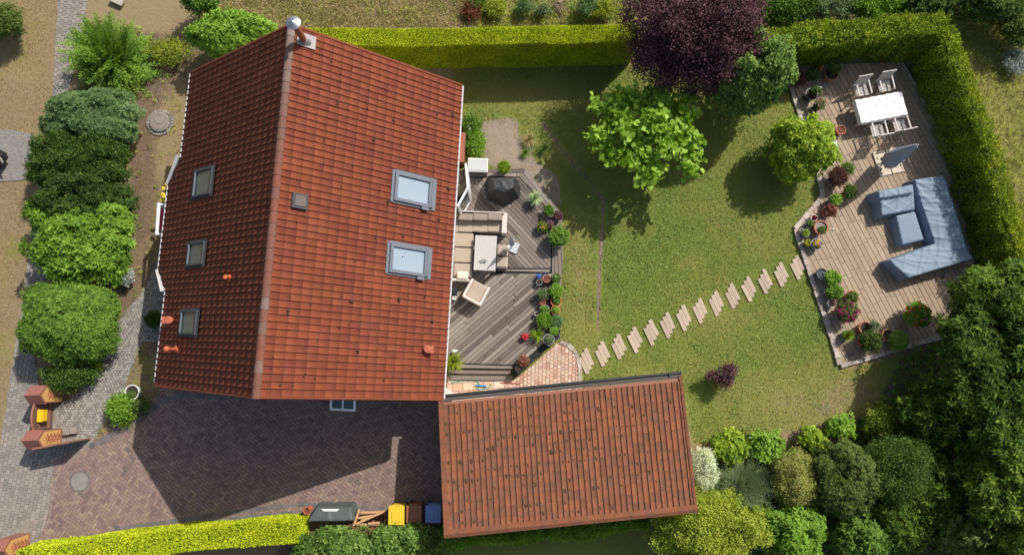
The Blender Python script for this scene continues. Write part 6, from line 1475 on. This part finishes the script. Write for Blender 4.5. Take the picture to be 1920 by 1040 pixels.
# timber pallets
tm = thing('timber_frame', P2(695, 972, .4), 'raw pine timber frame leaning beside the yellow bin', 'timber'); o0 = np.array(tm.location[:2])
for (a, b_, za, zb) in (((674, 954), (664, 983), .42, .42), ((676, 960), (722, 959), .42, .42), ((662, 983), (730, 982), .45, .42), ((667, 982), (722, 957), .5, .5), ((677, 975), (716, 962), .35, .4), ((723, 973), (719, 990), .4, .35), ((672, 970), (700, 966), .3, .35), ((725, 984), (735, 984), .4, .4), ((690, 981), (712, 979), .5, .5)):
    p, q_ = P2(*a, za) - o0, P2(*b_, zb) - o0; d = q_ - p; mb = MB(); mb.box(((p[0] + q_[0]) / 2, (p[1] + q_[1]) / 2, (za + zb) / 2), (float(np.linalg.norm(d)), .075, .06), math.atan2(d[1], d[0])); mb.build('beam', 'pine', tm, bevel=.004, seg=1)
pl = thing('pallet', P2(700, 980, .1), 'dark stained pallet lying under the raw timber', 'pallet'); mb = MB()
for i in range(9): mb.box((-.6 + i * .15, -.1, .14), (.1, .95, .03), R(-30 if i % 1 else 0), t=.5)
mb.build('slat', 'rust', pl); mb = MB(); [mb.box((0, y, .07), (1.25, .08, .1)) for y in (-.5, -.1, .3)]; mb.build('bearer', 'rust', pl)
lg = thing('log_pile', P2(700, 1000, .2), 'stack of split reddish firewood behind the pallet', 'firewood')
mb = MB()
for i in range(64): mb.box((random.uniform(-1.3, 1.6), random.uniform(-.28, .3), random.uniform(.08, .4)), (random.uniform(.3, .45), .08, .08), R(50) + random.uniform(-.3, .3), t=0)
mb.build('log', 'rust', lg)['kind'] = 'stuff'
potted(575, 957, 6.5, .5, 'oclay', 'terracotta urn at the end of the yellow hedge', z0=0, soil='redsoil')
# edge of the vehicle-like bench on the gravel
bk = thing('trailer', P2(-6, 298, .4), 'dark trailer with pale beams cut by the left frame edge', 'trailer', rz=R(-28)); mb = MB(); mb.box((-.35, 0, .45), (1.3, .62, .35), top=.9); mb.build('body', 'black', bk, bevel=.05)
mb = MB(); mb.tube([(-.7, .22, .72), (.38, .12, .72), (.52, 0, .66)], .04, 8); mb.tube([(-.7, -.02, .72), (.42, .04, .72)], .03, 8); mb.build('beam', 'concrete', bk)
mb = MB(); mb.box((-.1, -.3, .5), (.5, .05, .06)); mb.build('orange_strip', 'oclay', bk)
mb = MB(); mb.tube([(-.2, .36, .24), (-.2, .28, .24)], .24, 18); mb.tube([(-.2, -.36, .24), (-.2, -.28, .24)], .24, 18); mb.build('wheel', 'dark', bk)
sb_ = thing('stone_slab', P2(222, 4), 'grey stone slab on the soil at the top frame edge', 'slab', rz=R(-25)); rb((0, 0, .12), (.6, .3, .1), 'stone', 'slab', sb_, .02)
bush(1768, 775, 84, 78, 2.7, 'forest', 'broad dark bush between the lawn and the tall tree', name='bush', cat='bush', mode='whorl', ln=.17, wd=.055, dens=.55, seed=71, amp=.28, tc=.35, cvar=.34)
bush(1760, 900, 76, 72, 2.4, 'forest', 'dark bush in the middle of the bottom right thicket', name='bush', cat='bush', mode='whorl', ln=.16, wd=.05, dens=.5, seed=61, amp=.2, tc=.4)
bush(1850, 1010, 80, 50, 2.2, 'forest', 'dark bush at the bottom edge right of the sunlit one', name='bush', cat='bush', mode='whorl', ln=.16, wd=.05, dens=.5, seed=62, amp=.2, tc=.5)
bush(1655, 980, 50, 50, 1.5, 'forest', 'low dark bush filling the gap near the bottom edge', name='bush', cat='bush', mode='whorl', ln=.14, wd=.05, dens=.5, seed=63, amp=.2, tc=.3)
# low growth filling the beds
def groundcover(name, mask, count, leafk, label, ln, wd, seed, h=.25):
    g = np.random.default_rng(seed); wgt = mask.ravel() / mask.sum(); idx = g.choice(len(wgt), count, p=wgt)
    x = GX.ravel()[idx]; y = GY.ravel()[idx]; ok = (np.abs(x) < 22) & (y > -9.5) & (y < 17) & ~in_any(x, y, hard); x, y = x[ok], y[ok]; k = len(x)
    per = 9; C = np.column_stack([x, y, g.uniform(.02, h, k)])[np.repeat(np.arange(k), per)] + g.normal(0, .05, (k * per, 3)); C[:, 2] = np.maximum(C[:, 2], .02); n_ = len(C)
    t = np.clip(np.repeat(g.random(k), per) + g.normal(0, .12, n_), 0, 1)
    V, F, T = leaves(C, g.normal(0, 1, (n_, 3)) * np.array([1, 1, .4]), unit(np.array([0, 0, 1.0]) + g.normal(0, .4, (n_, 3))), ln * g.uniform(.6, 1.2, n_), wd, t)
    o = link(name, npmesh(name, V, F, T), 'leaf_' + leafk); tag(o, label, 'plants', kind='stuff')
groundcover('ground_cover', z_bed * (GX > P2(1290, 0)[0]) + .8 * z_bed * (GX > P2(560, 0)[0]) * (GY < -6) * 0 + 1e-9, 9000, 'mid', 'low leafy ground cover between the shrubs', .1, .05, 3)
groundcover('weeds', z_weed * 1.0 + z_right * .35 + z_front * .12 + z_mead * .12 + 1e-9, 4200, 'yellowgreen', 'scattered weeds on the rough ground', .07, .035, 4, .12)
def litter(name, mask, count, cols, label, ln, wd, seed, z=.01, off=True):
    if off: mask = mask * ~in_any(GX.ravel(), GY.ravel(), hard).reshape(GX.shape)
    g = np.random.default_rng(seed); wgt = mask.ravel() / mask.sum(); idx = g.choice(len(wgt), count, p=wgt)
    x = GX.ravel()[idx] + g.uniform(-.05, .05, count); y = GY.ravel()[idx] + g.uniform(-.05, .05, count)
    C = np.column_stack([x, y, np.full(count, z)]); V, F, T = leaves(C, g.normal(0, 1, (count, 3)) * np.array([1, 1, .15]), unit(np.array([0, 0, 1.0]) + g.normal(0, .3, (count, 3))), ln * g.uniform(.5, 1.3, count), wd, g.random(count))
    o = link(name, npmesh(name, V, F, T), leafmat(name + '_colour', cols, .1)); tag(o, label, 'leaves', kind='stuff')
litter('fallen_leaves', z_lawn * .8 + z_front * 1.3 + .25 * z_verge + 1e-9, 1500, [(.2, .12, .05), (.4, .3, .12), (.6, .5, .3)], 'dry pale leaves lying on lawn and front garden', .06, .035, 5, .02)
litter('driveway_litter', zone([(180, 740), (840, 750), (830, 950), (300, 985), (110, 960)], 1) * (blur(rng.random(GX.shape), 5) > .5), 320, [(.1, .08, .04), (.2, .16, .07), (.14, .17, .05)], 'small leaves and crumbs on the driveway', .05, .03, 6, .016, False)
for i in range(14): hard.append(np.array([P2(1099 + 396 * i / 13, 676 - 176 * i / 13) + np.array(q_) for q_ in ((-.42, -.5), (.42, -.5), (.42, .5), (-.42, .5))]))
clov = (blur(rng.normal(0, 1, GX.shape), 4) > .05) * z_lawn * (1 - blur(in_any(GX.ravel(), GY.ravel(), hard).reshape(GX.shape).astype(float), 1) > .85)
litter('clover', clov.astype(float), 7000, [(.1, .19, .03), (.15, .26, .05), (.22, .33, .09)], 'darker clover patches in the lawn', .05, .04, 7, .035)
